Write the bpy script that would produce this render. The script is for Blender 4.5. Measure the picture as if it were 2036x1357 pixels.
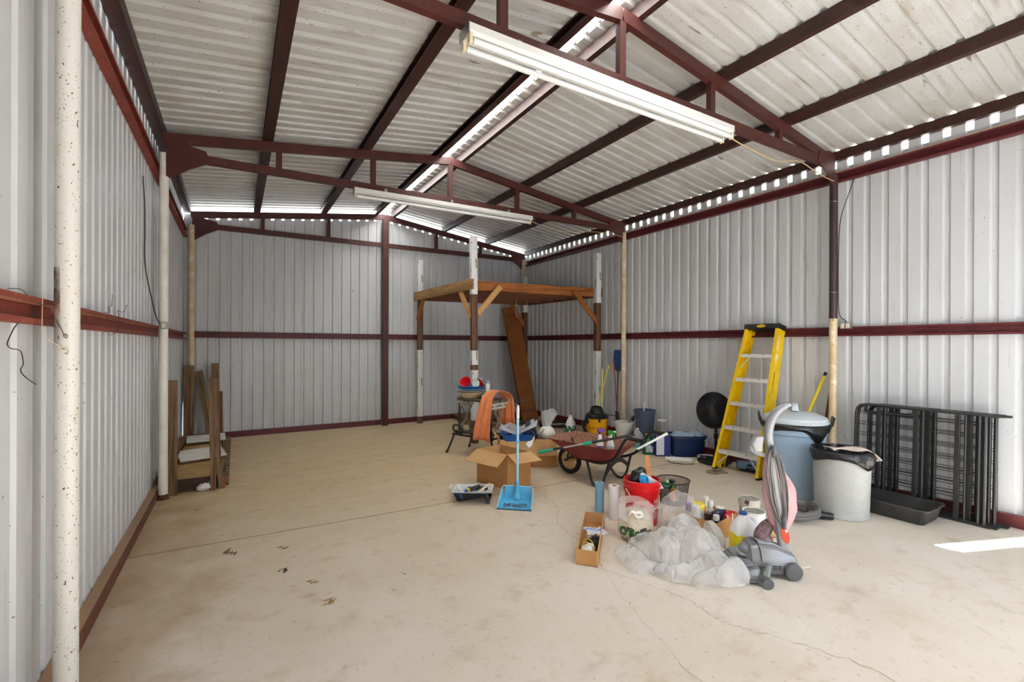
import bpy, bmesh, math, random
from mathutils import Vector, Matrix, Euler
random.seed(7)
SC = bpy.context.scene
for o in list(bpy.data.objects): bpy.data.objects.remove(o)

# ------------------------------------------------------------ camera, sky, sun, exposure
cam_d = bpy.data.cameras.new('camera'); cam = bpy.data.objects.new('camera', cam_d)
SC.collection.objects.link(cam); SC.camera = cam
cam_d.sensor_width = 36.0; cam_d.lens = 910.0/2036.0*36.0
cam_d.shift_y = 8.9/2036.0; cam_d.clip_start = 0.02; cam_d.clip_end = 300
YAW = math.radians(31.1)
cam.matrix_world = Matrix.Translation((0,0,1.5)) @ Matrix.Rotation(-YAW,4,'Z') @ Matrix.Rotation(math.radians(90),4,'X') @ Matrix.Rotation(0.0039,4,'Z')

w = bpy.data.worlds.new('hazy_sky'); SC.world = w; w.use_nodes = True
bg = w.node_tree.nodes['Background']; bg.inputs[0].default_value = (0.88,0.945,1.0,1); bg.inputs[1].default_value = 1.5
sun_d = bpy.data.lights.new('sun','SUN'); sun_d.energy = 38.0; sun_d.angle = 0.009; sun_d.color = (1,0.98,0.95)
sun = bpy.data.objects.new('sun', sun_d); SC.collection.objects.link(sun)
sun.rotation_euler = Vector((-0.764,0.296,-0.574)).to_track_quat('-Z','Y').to_euler()
SC.view_settings.view_transform = 'Standard'; SC.view_settings.look = 'None'
SC.view_settings.gamma = 1.0; SC.view_settings.use_curve_mapping = False
SC.view_settings.exposure = 1.58
SC.cycles.max_bounces = 10; SC.cycles.diffuse_bounces = 8; SC.cycles.transparent_max_bounces = 16
SC.cycles.sample_clamp_indirect = 6.0
SC.cycles.use_denoising = True
# sampling portals (no light of their own) across the open front and the ridge gap
def portal(name, loc, rot, sx, sy):
    d = bpy.data.lights.new(name,'AREA'); d.shape = 'RECTANGLE'; d.size = sx; d.size_y = sy; d.cycles.is_portal = True
    o = bpy.data.objects.new(name, d); SC.collection.objects.link(o); o.location = loc; o.rotation_euler = rot
portal('front_portal', (3.45,-0.86,1.22), (math.radians(90),0,0), 2.5, 2.45)

# ------------------------------------------------------------ helpers
def lin(c):
    r = []
    for x in c[:3]:
        x /= 255.0
        r.append(x/12.92 if x <= 0.04045 else ((x+0.055)/1.055)**2.4)
    return tuple(r)+(1.0,)

class MB:
    """collects faces for ONE mesh"""
    def __init__(s): s.v=[]; s.f=[]; s.mi=[]; s.m=0
    def add(s, vs, fs, M=None):
        b=len(s.v)
        s.v += [tuple(M@Vector(p)) if M else tuple(p) for p in vs]
        for f in fs: s.f.append([b+i for i in f]); s.mi.append(s.m)
        return s
    def box(s, c, d, M=None):
        x,y,z=c; a,b,h=d[0]/2,d[1]/2,d[2]/2
        vs=[(x+i*a,y+j*b,z+k*h) for k in(-1,1) for j in(-1,1) for i in(-1,1)]
        return s.add(vs,[(0,2,3,1),(4,5,7,6),(0,1,5,4),(2,6,7,3),(0,4,6,2),(1,3,7,5)],M)
    def bx(s, a, b, M=None):
        return s.box([(a[i]+b[i])/2 for i in range(3)],[abs(b[i]-a[i]) for i in range(3)],M)
    def loft(s, rings, c0=True, c1=True, M=None, closed=True):
        n=len(rings[0]); vs=[p for r in rings for p in r]; fs=[]
        for i in range(len(rings)-1):
            for j in range(n if closed else n-1):
                k=(j+1)%n; fs.append((i*n+j,i*n+k,(i+1)*n+k,(i+1)*n+j))
        if c0: fs.append(tuple(reversed(range(n))))
        if c1: fs.append(tuple(range((len(rings)-1)*n,len(rings)*n)))
        return s.add(vs,fs,M)
    def lathe(s, prof, n=24, c0=True, c1=True, M=None, sx=1, sy=1):
        return s.loft([circ(r,z,n,sx,sy) for r,z in prof],c0,c1,M)
    def cyl(s, p0, p1, r0, r1=None, n=12, M=None):
        return s.tube([p0,p1],[r0,r0 if r1 is None else r1],n,M=M)
    def tube(s, pts, r, n=8, closed=False, caps=True, M=None, k=0, sq=1.0):
        P=[Vector(p) for p in pts]
        R=list(r) if hasattr(r,'__len__') else [r]*len(P)
        if k: P,R=smooth(P,R,k,closed)
        rings=[]; N=len(P); up=None
        for i in range(N):
            a=P[(i-1)%N] if (closed or i>0) else P[i]; b=P[(i+1)%N] if (closed or i<N-1) else P[i]
            t=(b-a)
            t = t.normalized() if t.length>1e-9 else Vector((0,0,1))
            if up is None:
                up=Vector((0,0,1)) if abs(t.z)<0.9 else Vector((1,0,0))
            u=up-t*up.dot(t)
            if u.length<1e-6: u=t.orthogonal()
            u.normalize(); up=u; q=t.cross(u)
            rings.append([tuple(P[i]+(u*math.cos(A)*sq+q*math.sin(A))*R[i]) for A in [2*math.pi*j/n for j in range(n)]])
        if closed: rings.append(rings[0]); caps=False
        return s.loft(rings,caps,caps,M)
    def sweep(s, poly, p0, p1, up=(0,0,1), M=None):
        """2-D section (a = sideways, b = up) pushed from p0 to p1"""
        p0,p1=Vector(p0),Vector(p1); t=(p1-p0).normalized(); u=Vector(up); u=(u-t*u.dot(t)).normalized(); q=t.cross(u)
        return s.loft([[tuple(p+q*a+u*b) for a,b in poly] for p in (p0,p1)],True,True,M)
    def prism(s, poly, z0, z1, M=None):
        return s.loft([[(x,y,z0) for x,y in poly],[(x,y,z1) for x,y in poly]],True,True,M)
    def grid(s, nu, nv, fn, M=None, closeu=False):
        vs=[fn(i/(nu if closeu else nu-1),j/(nv-1)) for j in range(nv) for i in range(nu)]; fs=[]
        for j in range(nv-1):
            for i in range(nu if closeu else nu-1):
                k=(i+1)%nu; fs.append((j*nu+i,j*nu+k,(j+1)*nu+k,(j+1)*nu+i))
        return s.add(vs,fs,M)
    def ball(s, c, r, n=12, m=8, M=None):
        if not hasattr(r,'__len__'): r=(r,r,r)
        rings=[[(c[0]+r[0]*math.sin(t)*math.cos(a),c[1]+r[1]*math.sin(t)*math.sin(a),c[2]-r[2]*math.cos(t)) for a in [2*math.pi*j/n for j in range(n)]]
               for t in [math.pi*(i+0.15)/(m+0.3) for i in range(m+1)]]
        return s.loft(rings,True,True,M)
    def text(s, body, size, fn, extr=0.0):
        cu=bpy.data.curves.new('t','FONT'); cu.body=body; cu.size=size; cu.align_x='CENTER'; cu.align_y='CENTER'; cu.resolution_u=3
        o=bpy.data.objects.new('t',cu); SC.collection.objects.link(o)
        dg=bpy.context.evaluated_depsgraph_get(); me=o.evaluated_get(dg).to_mesh()
        vs=[fn(v.co.x,v.co.y) for v in me.vertices]; fs=[tuple(p.vertices) for p in me.polygons]
        s.add(vs,fs); o.evaluated_get(dg).to_mesh_clear()
        bpy.data.objects.remove(o); bpy.data.curves.remove(cu); return s

def circ(r,z,n=24,sx=1,sy=1,cx=0,cy=0): return [(cx+r*sx*math.cos(2*math.pi*j/n),cy+r*sy*math.sin(2*math.pi*j/n),z) for j in range(n)]
def rrect(wx,wy,r,z,cx=0,cy=0,k=4):
    out=[]; a,b=wx/2-r,wy/2-r
    for sx,sy,s0 in ((1,1,0),(-1,1,90),(-1,-1,180),(1,-1,270)):
        for i in range(k+1):
            t=math.radians(s0+90*i/k); out.append((cx+sx*a+r*math.cos(t),cy+sy*b+r*math.sin(t),z))
    return out
def smooth(P,R,k,closed):
    Q=[];T=[];N=len(P)
    for i in range(N if closed else N-1):
        a=P[(i-1)%N] if (closed or i>0) else P[i]*2-P[i+1]; b=P[i]; c=P[(i+1)%N]; d=P[(i+2)%N] if (closed or i<N-2) else c*2-b
        for j in range(k):
            t=j/k; Q.append(0.5*((2*b)+(c-a)*t+(2*a-5*b+4*c-d)*t*t+(3*b-a-3*c+d)*t**3)); T.append(R[i]*(1-t)+R[(i+1)%N]*t)
    if not closed: Q.append(P[-1]); T.append(R[-1])
    return Q,T

def build(name, mb, mats, parent=None, sm=35, bev=0, loc=None, rz=None, seg=2):
    me=bpy.data.meshes.new(name); me.from_pydata(mb.v,[],mb.f)
    if not isinstance(mats,(list,tuple)): mats=[mats]
    for m in mats: me.materials.append(m)
    if len(mats)>1: me.polygons.foreach_set('material_index',mb.mi)
    bm=bmesh.new(); bm.from_mesh(me); bmesh.ops.recalc_face_normals(bm,faces=bm.faces); bm.to_mesh(me); bm.free()
    if sm:
        me.polygons.foreach_set('use_smooth',[True]*len(me.polygons)); me.set_sharp_from_angle(angle=math.radians(sm))
    me.update()
    o=bpy.data.objects.new(name,me); SC.collection.objects.link(o)
    if parent: o.parent=parent
    if loc: o.location=loc
    if rz is not None: o.rotation_euler=(0,0,rz)
    if bev:
        b=o.modifiers.new('edge','BEVEL'); b.width=bev; b.segments=seg; b.limit_method='ANGLE'; b.angle_limit=math.radians(40)
    return o
def tag(o,label,cat,group=None,kind=None):
    o['label']=label; o['category']=cat
    if group: o['group']=group
    if kind: o['kind']=kind
    return o
def thing(name,label,cat,loc=(0,0,0),rz=0,group=None):
    o=bpy.data.objects.new(name,None); SC.collection.objects.link(o); o.empty_display_size=0.1
    o.location=loc; o.rotation_euler=(0,0,rz); return tag(o,label,cat,group)
def single(name,label,cat,mb,mats,loc=(0,0,0),rz=0,group=None,**k):
    return tag(build(name,mb,mats,None,loc=loc,rz=rz,**k),label,cat,group)
def struct(name,label=None):
    o=bpy.data.objects.new(name,None); SC.collection.objects.link(o); o.empty_display_size=0.1; o['kind']='structure'
    if label: o['label']=label
    return o
def dup(root,loc,rz,label=None,group=None):
    r=root.copy(); SC.collection.objects.link(r); r.location=loc; r.rotation_euler=(0,0,rz)
    if label: r['label']=label
    if group: r['group']=group
    for ch in list(root.children):
        c=ch.copy(); SC.collection.objects.link(c); c.parent=r
        for g in ch.children:
            d=g.copy(); SC.collection.objects.link(d); d.parent=c
    return r
def beam(root,name,p0,p1,wd,ht,mat,up=(0,0,1),bev=0.003,roll=0):
    """a straight stick with its grain along local X"""
    p0,p1=Vector(p0),Vector(p1); x=(p1-p0); L=x.length; x.normalize(); u=Vector(up); z=(u-x*u.dot(x)).normalized(); y=z.cross(x)
    m=MB().box((0,0,0),(L,wd,ht)); o=build(name,m,mat,root,sm=0,bev=bev)
    R=Matrix((x,y,z)).transposed().to_4x4(); 
    o.matrix_local=Matrix.Translation((p0+p1)/2)@R@Matrix.Rotation(roll,4,'X'); return o

# ------------------------------------------------------------ materials
_M={}
def nd(t,kind,**k):
    n=t.nodes.new(kind)
    for a,b in k.items():
        if a.startswith('_'): setattr(n,a[1:],b)
        else: n.inputs[a.replace('__',' ')].default_value=b
    return n
def mat(name,rgb,rough=0.5,metal=0.0,spec=0.5,noise=None,bump=None,specks=None,alpha=1.0,trans=0.0,top=None,grain=None,sheen=0,stain=None,coat=0):
    """noise=(scale,rgb2,lo,hi[,stretch xyz]) second colour; specks=(scale,rgb,threshold); top=(rgb,amount) settled dust; grain=(scale,rgb2)"""
    if name in _M: return _M[name]
    m=bpy.data.materials.new(name); m.use_nodes=True; t=m.node_tree; L=t.links.new
    P=t.nodes['Principled BSDF']; P.inputs['Roughness'].default_value=rough; P.inputs['Metallic'].default_value=metal
    P.inputs['Specular IOR Level'].default_value=spec; P.inputs['Base Color'].default_value=lin(rgb)
    if coat: P.inputs['Coat Weight'].default_value=coat
    if sheen: P.inputs['Sheen Weight'].default_value=sheen
    co=nd(t,'ShaderNodeTexCoord'); src=None
    def mixc(fac,a,b):
        x=nd(t,'ShaderNodeMix',_data_type='RGBA')
        if hasattr(fac,'links') or hasattr(fac,'is_linked'): L(fac,x.inputs[0])
        else: x.inputs[0].default_value=fac
        for s,v in((6,a),(7,b)):
            if hasattr(v,'is_linked'): L(v,x.inputs[s])
            else: x.inputs[s].default_value=v
        return x.outputs[2]
    def noisefac(scale,lo,hi,st=(1,1,1),det=5,rot=None):
        mp=nd(t,'ShaderNodeMapping'); mp.inputs['Scale'].default_value=st; L(co.outputs['Object'],mp.inputs[0])
        n=nd(t,'ShaderNodeTexNoise'); n.inputs['Scale'].default_value=scale; n.inputs['Detail'].default_value=det; L(mp.outputs[0],n.inputs['Vector'])
        r=nd(t,'ShaderNodeMapRange'); r.inputs[1].default_value=lo; r.inputs[2].default_value=hi; L(n.outputs[0],r.inputs[0]); return r.outputs[0]
    cur=lin(rgb)
    if grain:
        sc,c2=grain[:2]; cur=mixc(noisefac(sc,0.35,0.68,(0.06,1,1),6),cur,lin(c2))
        if len(grain)>2: cur=mixc(noisefac(sc*3.2,0.52,0.62,(0.04,1,1),3),cur,lin(grain[2]))
    for n in ([noise] if noise and not isinstance(noise[0],tuple) else (noise or [])):
        cur=mixc(noisefac(n[0],n[2],n[3],n[4] if len(n)>4 else (1,1,1)),cur,lin(n[1]))
    for s in ([specks] if specks and not isinstance(specks[0],tuple) else (specks or [])):
        cur=mixc(noisefac(s[0],s[2],s[2]+0.03,s[3] if len(s)>3 else (1,1,1),2),cur,lin(s[1]))
    if top:
        g=nd(t,'ShaderNodeNewGeometry'); sx=nd(t,'ShaderNodeSeparateXYZ'); L(g.outputs['True Normal'],sx.inputs[0])
        r=nd(t,'ShaderNodeMapRange'); r.inputs[1].default_value=0.6; r.inputs[2].default_value=0.95; r.inputs[4].default_value=top[1]; L(sx.outputs[2],r.inputs[0])
        cur=mixc(r.outputs[0],cur,lin(top[0]))
    if hasattr(cur,'is_linked'): L(cur,P.inputs['Base Color'])
    if bump:
        n=nd(t,'ShaderNodeTexNoise'); n.inputs['Scale'].default_value=bump[0]; n.inputs['Detail'].default_value=4; L(co.outputs['Object'],n.inputs['Vector'])
        b=nd(t,'ShaderNodeBump'); b.inputs['Strength'].default_value=bump[1]; b.inputs['Distance'].default_value=bump[2] if len(bump)>2 else 0.01
        L(n.outputs[0],b.inputs['Height']); L(b.outputs[0],P.inputs['Normal'])
    out=t.nodes['Material Output']; sh=P.outputs[0]
    if trans:
        tr=nd(t,'ShaderNodeBsdfTranslucent'); 
        if hasattr(cur,'is_linked'): L(cur,tr.inputs[0])
        else: tr.inputs[0].default_value=cur
        x=nd(t,'ShaderNodeMixShader'); x.inputs[0].default_value=trans; L(sh,x.inputs[1]); L(tr.outputs[0],x.inputs[2]); sh=x.outputs[0]
    if alpha<1:
        tp=nd(t,'ShaderNodeBsdfTransparent'); x=nd(t,'ShaderNodeMixShader'); L(tp.outputs[0],x.inputs[1]); L(sh,x.inputs[2])
        if stain: L(noisefac(stain[0],stain[1],stain[2]),x.inputs[0])
        else: x.inputs[0].default_value=alpha
        sh=x.outputs[0]
    L(sh,out.inputs[0]); _M[name]=m; return m

def film(name,rgb,lo,hi,sc=6.0,rough=0.16,tr=0.35,bump=0.6,bd=0.012):
    """crinkled translucent polythene: white creases over clear film"""
    if name in _M: return _M[name]
    m=bpy.data.materials.new(name); m.use_nodes=True; t=m.node_tree; L=t.links.new
    P=t.nodes['Principled BSDF']; P.inputs['Base Color'].default_value=lin(rgb); P.inputs['Roughness'].default_value=rough; P.inputs['Specular IOR Level'].default_value=0.6
    co=nd(t,'ShaderNodeTexCoord'); wn=nd(t,'ShaderNodeTexNoise'); wn.inputs['Scale'].default_value=sc*0.6; L(co.outputs['Object'],wn.inputs['Vector'])
    ad=nd(t,'ShaderNodeMix',_data_type='VECTOR'); ad.inputs[0].default_value=0.12; L(co.outputs['Object'],ad.inputs[4]); L(wn.outputs['Color'],ad.inputs[5])
    def rid(scale,det):
        n=nd(t,'ShaderNodeTexNoise'); n.noise_type='RIDGED_MULTIFRACTAL'; n.inputs['Scale'].default_value=scale; n.inputs['Detail'].default_value=det; L(ad.outputs[1],n.inputs['Vector']); return n.outputs[0]
    r1=rid(sc,5); r2=rid(sc*2.2,4)
    b=nd(t,'ShaderNodeBump'); b.inputs['Strength'].default_value=bump; b.inputs['Distance'].default_value=bd; L(r2,b.inputs['Height']); L(b.outputs[0],P.inputs['Normal'])
    tl=nd(t,'ShaderNodeBsdfTranslucent'); tl.inputs[0].default_value=lin(rgb); x=nd(t,'ShaderNodeMixShader'); x.inputs[0].default_value=tr; L(P.outputs[0],x.inputs[1]); L(tl.outputs[0],x.inputs[2])
    mr=nd(t,'ShaderNodeMapRange'); mr.inputs[1].default_value=0.2; mr.inputs[2].default_value=1.6; mr.inputs[3].default_value=lo; mr.inputs[4].default_value=hi; L(r1,mr.inputs[0])
    tp=nd(t,'ShaderNodeBsdfTransparent'); y=nd(t,'ShaderNodeMixShader'); L(mr.outputs[0],y.inputs[0]); L(tp.outputs[0],y.inputs[1]); L(x.outputs[0],y.inputs[2]); L(y.outputs[0],t.nodes['Material Output'].inputs[0])
    _M[name]=m; return m

def floor_mat():
    m=mat('concrete',(214,196,170),0.75,spec=0.25,bump=(60,0.15,0.004)); t=m.node_tree; L=t.links.new; P=t.nodes['Principled BSDF']
    g=nd(t,'ShaderNodeNewGeometry')
    def nz(scale,lo,hi,st=(1,1,1),det=6,off=(0,0,0)):
        mp=nd(t,'ShaderNodeMapping'); mp.inputs['Scale'].default_value=st; mp.inputs['Location'].default_value=off; L(g.outputs['Position'],mp.inputs[0])
        n=nd(t,'ShaderNodeTexNoise'); n.inputs['Scale'].default_value=scale; n.inputs['Detail'].default_value=det; n.inputs['Roughness'].default_value=0.62; L(mp.outputs[0],n.inputs['Vector'])
        r=nd(t,'ShaderNodeMapRange'); r.inputs[1].default_value=lo; r.inputs[2].default_value=hi; L(n.outputs[0],r.inputs[0]); return r.outputs[0]
    def mx(f,a,b,k=1.0):
        x=nd(t,'ShaderNodeMix',_data_type='RGBA'); mm=nd(t,'ShaderNodeMath',_operation='MULTIPLY'); mm.inputs[1].default_value=k; L(f,mm.inputs[0]); L(mm.outputs[0],x.inputs[0])
        for s,v in((6,a),(7,b)):
            if hasattr(v,'is_linked'): L(v,x.inputs[s])
            else: x.inputs[s].default_value=v
        return x.outputs[2]
    sp=nd(t,'ShaderNodeSeparateXYZ'); L(g.outputs['Position'],sp.inputs[0])
    def ramp(sock,a,b):
        r=nd(t,'ShaderNodeMapRange'); r.inputs[1].default_value=a; r.inputs[2].default_value=b; L(sock,r.inputs[0]); return r.outputs[0]
    c=mx(nz(1.1,0.35,0.65),lin((213,205,195)),lin((205,194,179)))           # bleached grey beige
    back=mx(nz(2.0,0.3,0.7,(1,2.2,1)),lin((211,191,159)),lin((200,176,139))) # dusty tan at the back
    c=mx(ramp(sp.outputs[1],2.2,5.4),c,back)
    left=nd(t,'ShaderNodeMath',_operation='ADD'); L(ramp(sp.outputs[0],0.15,-0.6),left.inputs[0]); L(nz(2.5,0.75,0.3),left.inputs[1])
    c=mx(ramp(left.outputs[0],0.75,1.6),c,lin((164,136,100)),0.7)              # brown run-off along the left wall
    c=mx(nz(5.5,0.55,0.75,(1,1,1),6,(3,1,0)),c,lin((168,140,104)),0.45)
    c=mx(nz(24,0.62,0.72,(1,1,1),3),c,lin((120,100,80)),0.35)
    c=mx(nz(3.0,0.62,0.75,(1,1.5,1),6,(8,4,0)),c,lin((150,142,136)),0.5)
    L(c,P.inputs['Base Color']); return m
# ------------------------------------------------------------ shared materials
SHEET = mat('white_sheet_steel',(204,207,211),0.42,spec=0.4,noise=[(2.2,(195,197,199),0.4,0.7,(1,1,0.25)),(9,(184,184,182),0.60,0.78,(2.5,2.5,0.25))],specks=[(55,(130,122,112),0.725),(16,(150,142,132),0.765)])
ROOFS = mat('roof_sheet_steel',(198,199,198),0.45,spec=0.4,noise=[(1.6,(184,182,176),0.4,0.7),(7,(168,162,152),0.58,0.74,(0.35,2,1))],specks=[(60,(110,100,88),0.69),(9,(140,128,112),0.72,(0.3,2,1))])
RED = mat('red_oxide_paint',(76,32,26),0.5,noise=[(6,(64,26,22),0.4,0.7),(30,(94,48,36),0.6,0.72)])
PURL = mat('shaded_red_purlin_tone',(54,22,17),0.5,noise=[(6,(46,18,14),0.4,0.7),(20,(80,38,26),0.58,0.74)])  # red oxide darkened in colour, standing in for shade inside the channels
REDL = mat('dusty_lit_red_oxide',(134,56,42),0.6,noise=[(5,(116,46,36),0.4,0.7),(28,(150,84,60),0.58,0.72)],top=((176,140,108),0.85))  # left girts: red lightened in colour to look lit, with dust on top
REDR = mat('maroon_oxide_paint',(98,34,38),0.5,noise=[(6,(80,26,32),0.4,0.7),(30,(116,54,52),0.62,0.74)],top=((128,84,70),0.6))
PIPE = mat('rust_spotted_white_pipe',(214,213,208),0.4,noise=[(7,(214,196,158),0.60,0.80),(16,(196,156,98),0.68,0.80,(1,1,0.6))],specks=[(85,(112,72,38),0.672,(1,1,0.6)),(150,(64,48,36),0.675),(34,(140,88,44),0.735)])
PIPEC = mat('cream_pipe',(216,196,160),0.45,noise=[(6,(200,172,128),0.45,0.7),(14,(232,222,204),0.55,0.72)],specks=(40,(120,84,48),0.69))
PIPED = mat('dark_painted_pipe',(58,40,44),0.4,noise=(8,(72,48,50),0.4,0.7))
CARD = mat('cardboard',(190,144,94),0.8,spec=0.15,noise=(5,(178,130,82),0.4,0.7),bump=(90,0.05,0.002))
CARDL = mat('cardboard_inside',(206,166,116),0.8,spec=0.15,noise=(5,(196,152,102),0.4,0.7))
BLACKP = mat('black_plastic',(24,24,26),0.38)
WHITEP = mat('white_plastic',(228,228,224),0.4)
STEEL = mat('galvanised_steel',(170,170,168),0.35,0.8)
BLKSTEEL = mat('black_painted_steel',(30,30,31),0.4,noise=(30,(44,43,42),0.5,0.75))
WIRE = mat('rusty_wire',(84,66,54),0.6)
ROMEX = mat('tan_cable',(196,170,130),0.5)

# ------------------------------------------------------------ floor, ground
FL = floor_mat()
flo = struct('floor')
j=lambda x: 4.13-0.036*(x+0.7)
e=0.007; XL,XR,YF,YB=-0.72,5.64,-0.85,8.70
build('slab',MB().prism([(XL,YF),(XR,YF),(XR,j(XR)-e),(XL,j(XL)-e)],-0.15,0),FL,flo,sm=0)
build('slab',MB().prism([(XL,j(XL)+e),(XR,j(XR)+e),(XR,YB),(XL,YB)],-0.15,0),FL,flo,sm=0)
build('joint_filler',MB().prism([(XL,j(XL)-e),(XR,j(XR)-e),(XR,j(XR)+e),(XL,j(XL)+e)],-0.14,-0.0012),mat('joint_dirt',(122,98,74),0.9),flo,sm=0)
CRK=mat('crack_brown',(124,104,84),0.95)  # brown ribbons laid just above the slab for the cracks
def crack(pts,wd,seed):
    r=random.Random(seed); P=[Vector((x,y,0)) for x,y in pts]; P,_=smooth(P,[0]*len(P),14,False)
    Q=[p+Vector((r.uniform(-1,1),r.uniform(-1,1),0))*0.013 for p in P]; vs=[];fs=[]
    for i,p in enumerate(Q):
        t=(Q[min(i+1,len(Q)-1)]-Q[max(i-1,0)]); n=Vector((-t.y,t.x,0)).normalized()*wd*r.uniform(0.3,1.2)
        vs+=[(p.x+n.x,p.y+n.y,0.0009),(p.x-n.x,p.y-n.y,0.0009)]
        if i: fs.append((2*i-2,2*i-1,2*i+1,2*i))
    build('crack',MB().add(vs,fs),CRK,flo,sm=0)
build('dark_floor_patch',MB().grid(32,3,lambda u,v:(4.92+0.15*v*math.cos(u*6.2832)*(1+0.12*math.sin(u*19)),3.41+0.10*v*math.sin(u*6.2832)*(1+0.15*math.sin(u*25)),0.0006),closeu=True),mat('dark_floor_patch',(120,96,70),0.8,alpha=0.5,stain=(9,0.2,0.75)),flo,sm=0)  # dark see-through brown ellipse laid on the slab
crack([(2.65,3.95),(2.58,3.47),(2.34,3.11),(2.26,2.76),(2.19,2.5)],0.0019,1)
crack([(2.14,2.36),(2.12,2.29),(2.22,2.01),(2.29,1.77),(2.29,1.51),(2.45,1.2),(2.54,0.9),(2.5,0.3)],0.0016,2)
crack([(2.12,2.29),(2.0,2.05),(1.85,1.6),(1.75,1.2)],0.0009,3)
g=struct('ground'); gm=mat('outside_gravel',(128,130,132),0.9,noise=(3,(112,114,116),0.4,0.7))
gp=MB()
for a,b in (((-30,-30,-0.2),(-0.74,40,-0.06)),((5.7,-30,-0.2),(36,40,-0.06)),((-0.74,-30,-0.2),(5.7,-0.86,-0.06)),((-0.74,8.74,-0.2),(5.7,40,-0.06))): gp.bx(a,b)
build('gravel',gp,gm,g,sm=0)
build('bounce_pad',MB().bx((5.72,-3,-0.062),(12,14,-0.045)),mat('pale_bounce_pad',(206,204,198),0.85,noise=(2,(190,188,182),0.4,0.7)),g,sm=0)  # unseen pale pad, added to bounce sun up into the right eave ribs

# ------------------------------------------------------------ corrugated sheets
P_=0.155
def profile(u0,u1,ph):
    """(u, depth) points of the ribbed profile between u0 and u1; ph = start of a rib"""
    pts=[]; k=math.floor((u0-ph)/P_)-1
    while ph+k*P_<u1+P_:
        b=ph+k*P_
        pts+=[(b,0),(b+0.011,1),(b+0.049,1),(b+0.060,0)]; k+=1
    out=[]
    def at(u):
        for (a,d),(c,f) in zip(pts,pts[1:]):
            if a<=u<=c: return d+(f-d)*(u-a)/(c-a)
    out.append((u0,at(u0))); out+=[p for p in pts if u0<p[0]<u1]; out.append((u1,at(u1))); return out
def sheets(root,u0,u1,ph,place,lo,hi,mat_,width=0.93,dep=0.022,nz=1,notch=0):
    u=u0; i=0
    first=ph+math.ceil((u0-ph)/P_)*P_+0.08
    while u<u1-1e-6:
        e1=min(u1,(first+width) if i==0 else u+width)
        pr=profile(u,min(u1,e1+0.02),ph); s=(i%2)*0.0009; m=MB(); vs=[];fs=[]; n=len(pr)
        for jz in range(nz+1):
            for (a,d) in pr:
                z0,z1=lo(a),hi(a)-(notch if d>0.5 else 0); vs.append(place(a,-s+d*dep,z0+(z1-z0)*jz/nz))  # rib tops cut short, shaped so sky shows as bright tabs
        for jz in range(nz):
            for q in range(n-1): fs.append((jz*n+q,jz*n+q+1,(jz+1)*n+q+1,(jz+1)*n+q))
        build('panel',m.add(vs,fs),mat_,root,sm=0); u=e1; i+=1
WX0,WX1,WYB=-0.70,5.60,8.66
RX=2.38
roofz=lambda x: 4.045-0.135*abs(x-RX)
wl=struct('wall_left'); wr=struct('wall_right'); wb=struct('wall_back')
K=lambda v:(lambda a:v)
sheets(wl,-0.8,8.36,2.665,lambda u,d,z:(WX0-d,u,z),K(0.015),K(3.555),SHEET,notch=0.085)
# last left sheet: its foot is bent away from the corner
pr=profile(8.36,8.70,2.665); vs=[];fs=[];n=len(pr)
for z,cut in ((0.015,0.10),(0.25,0.075),(0.55,0.03),(0.7,0.0),(3.47,0.0)):
    for a,d in pr: vs.append((WX0-d*0.022,8.36+(a-8.36)*(0.34-cut)/0.34,z))
for r_ in range(4):
    for q in range(n-1): fs.append((r_*n+q,r_*n+q+1,(r_+1)*n+q+1,(r_+1)*n+q))
build('panel',MB().add(vs,fs),SHEET,wl,sm=0)
sheets(wr,0.90,8.70,2.29,lambda u,d,z:(WX1+d,u,z),K(0.015),K(3.535),SHEET,notch=0.09)
sheets(wr,-0.8,0.75,2.29,lambda u,d,z:(WX1+d,u,z),K(0.015),K(3.535),SHEET)
sheets(wr,0.735,0.915,2.29,lambda u,d,z:(WX1+0.001+d,u,z),K(0.80),K(3.565),SHEET)
bt=lambda x: 3.925-0.135*abs(x-RX)
sheets(wb,WX0-0.03,WX1+0.03,-0.592,lambda u,d,z:(u,WYB+d,z),K(0.015),bt,SHEET,notch=0.085)
wf=struct('wall_front')  # unseen end wall, added with its opening sized to limit daylight at the front
FP=lambda u,d,z:(u,-0.84-d,z)
sheets(wf,WX0,2.2,-0.592,FP,K(0.015),bt,SHEET); sheets(wf,4.7,WX1,-0.592,FP,K(0.015),bt,SHEET); sheets(wf,2.2,4.7,-0.592,FP,K(2.45),bt,SHEET)
# roof: two slopes of ribbed sheet, open along the ridge under a translucent cap
ce=struct('ceiling')
for sgn,xa,xb in ((-1,-0.95,2.26),(1,2.44,5.95)):  # unseen right overhang, lengthened to keep sun out of the rib notches
    def place(u,d,s,xa=xa,xb=xb):
        x=xa+(xb-xa)*s; return (x,u,roofz(x)+d)
    sheets(ce,-0.85,8.80,0.07,place,K(0.0),K(1.0),ROOFS,dep=0.027)
CAP=mat('translucent_ridge_cap',(250,249,246),0.6,trans=0.92)
m=MB(); y0,y1=-0.85,8.8; prof=[(1.98,4.026),(2.05,4.045),(RX,4.105),(2.71,4.045),(2.78,4.026)]
vs=[(x,y,z) for y in (y0,y1) for x,z in prof]; build('ridge_cap',m.add(vs,[(i,i+1,i+6,i+5) for i in range(4)]),CAP,ce,sm=0)

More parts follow.
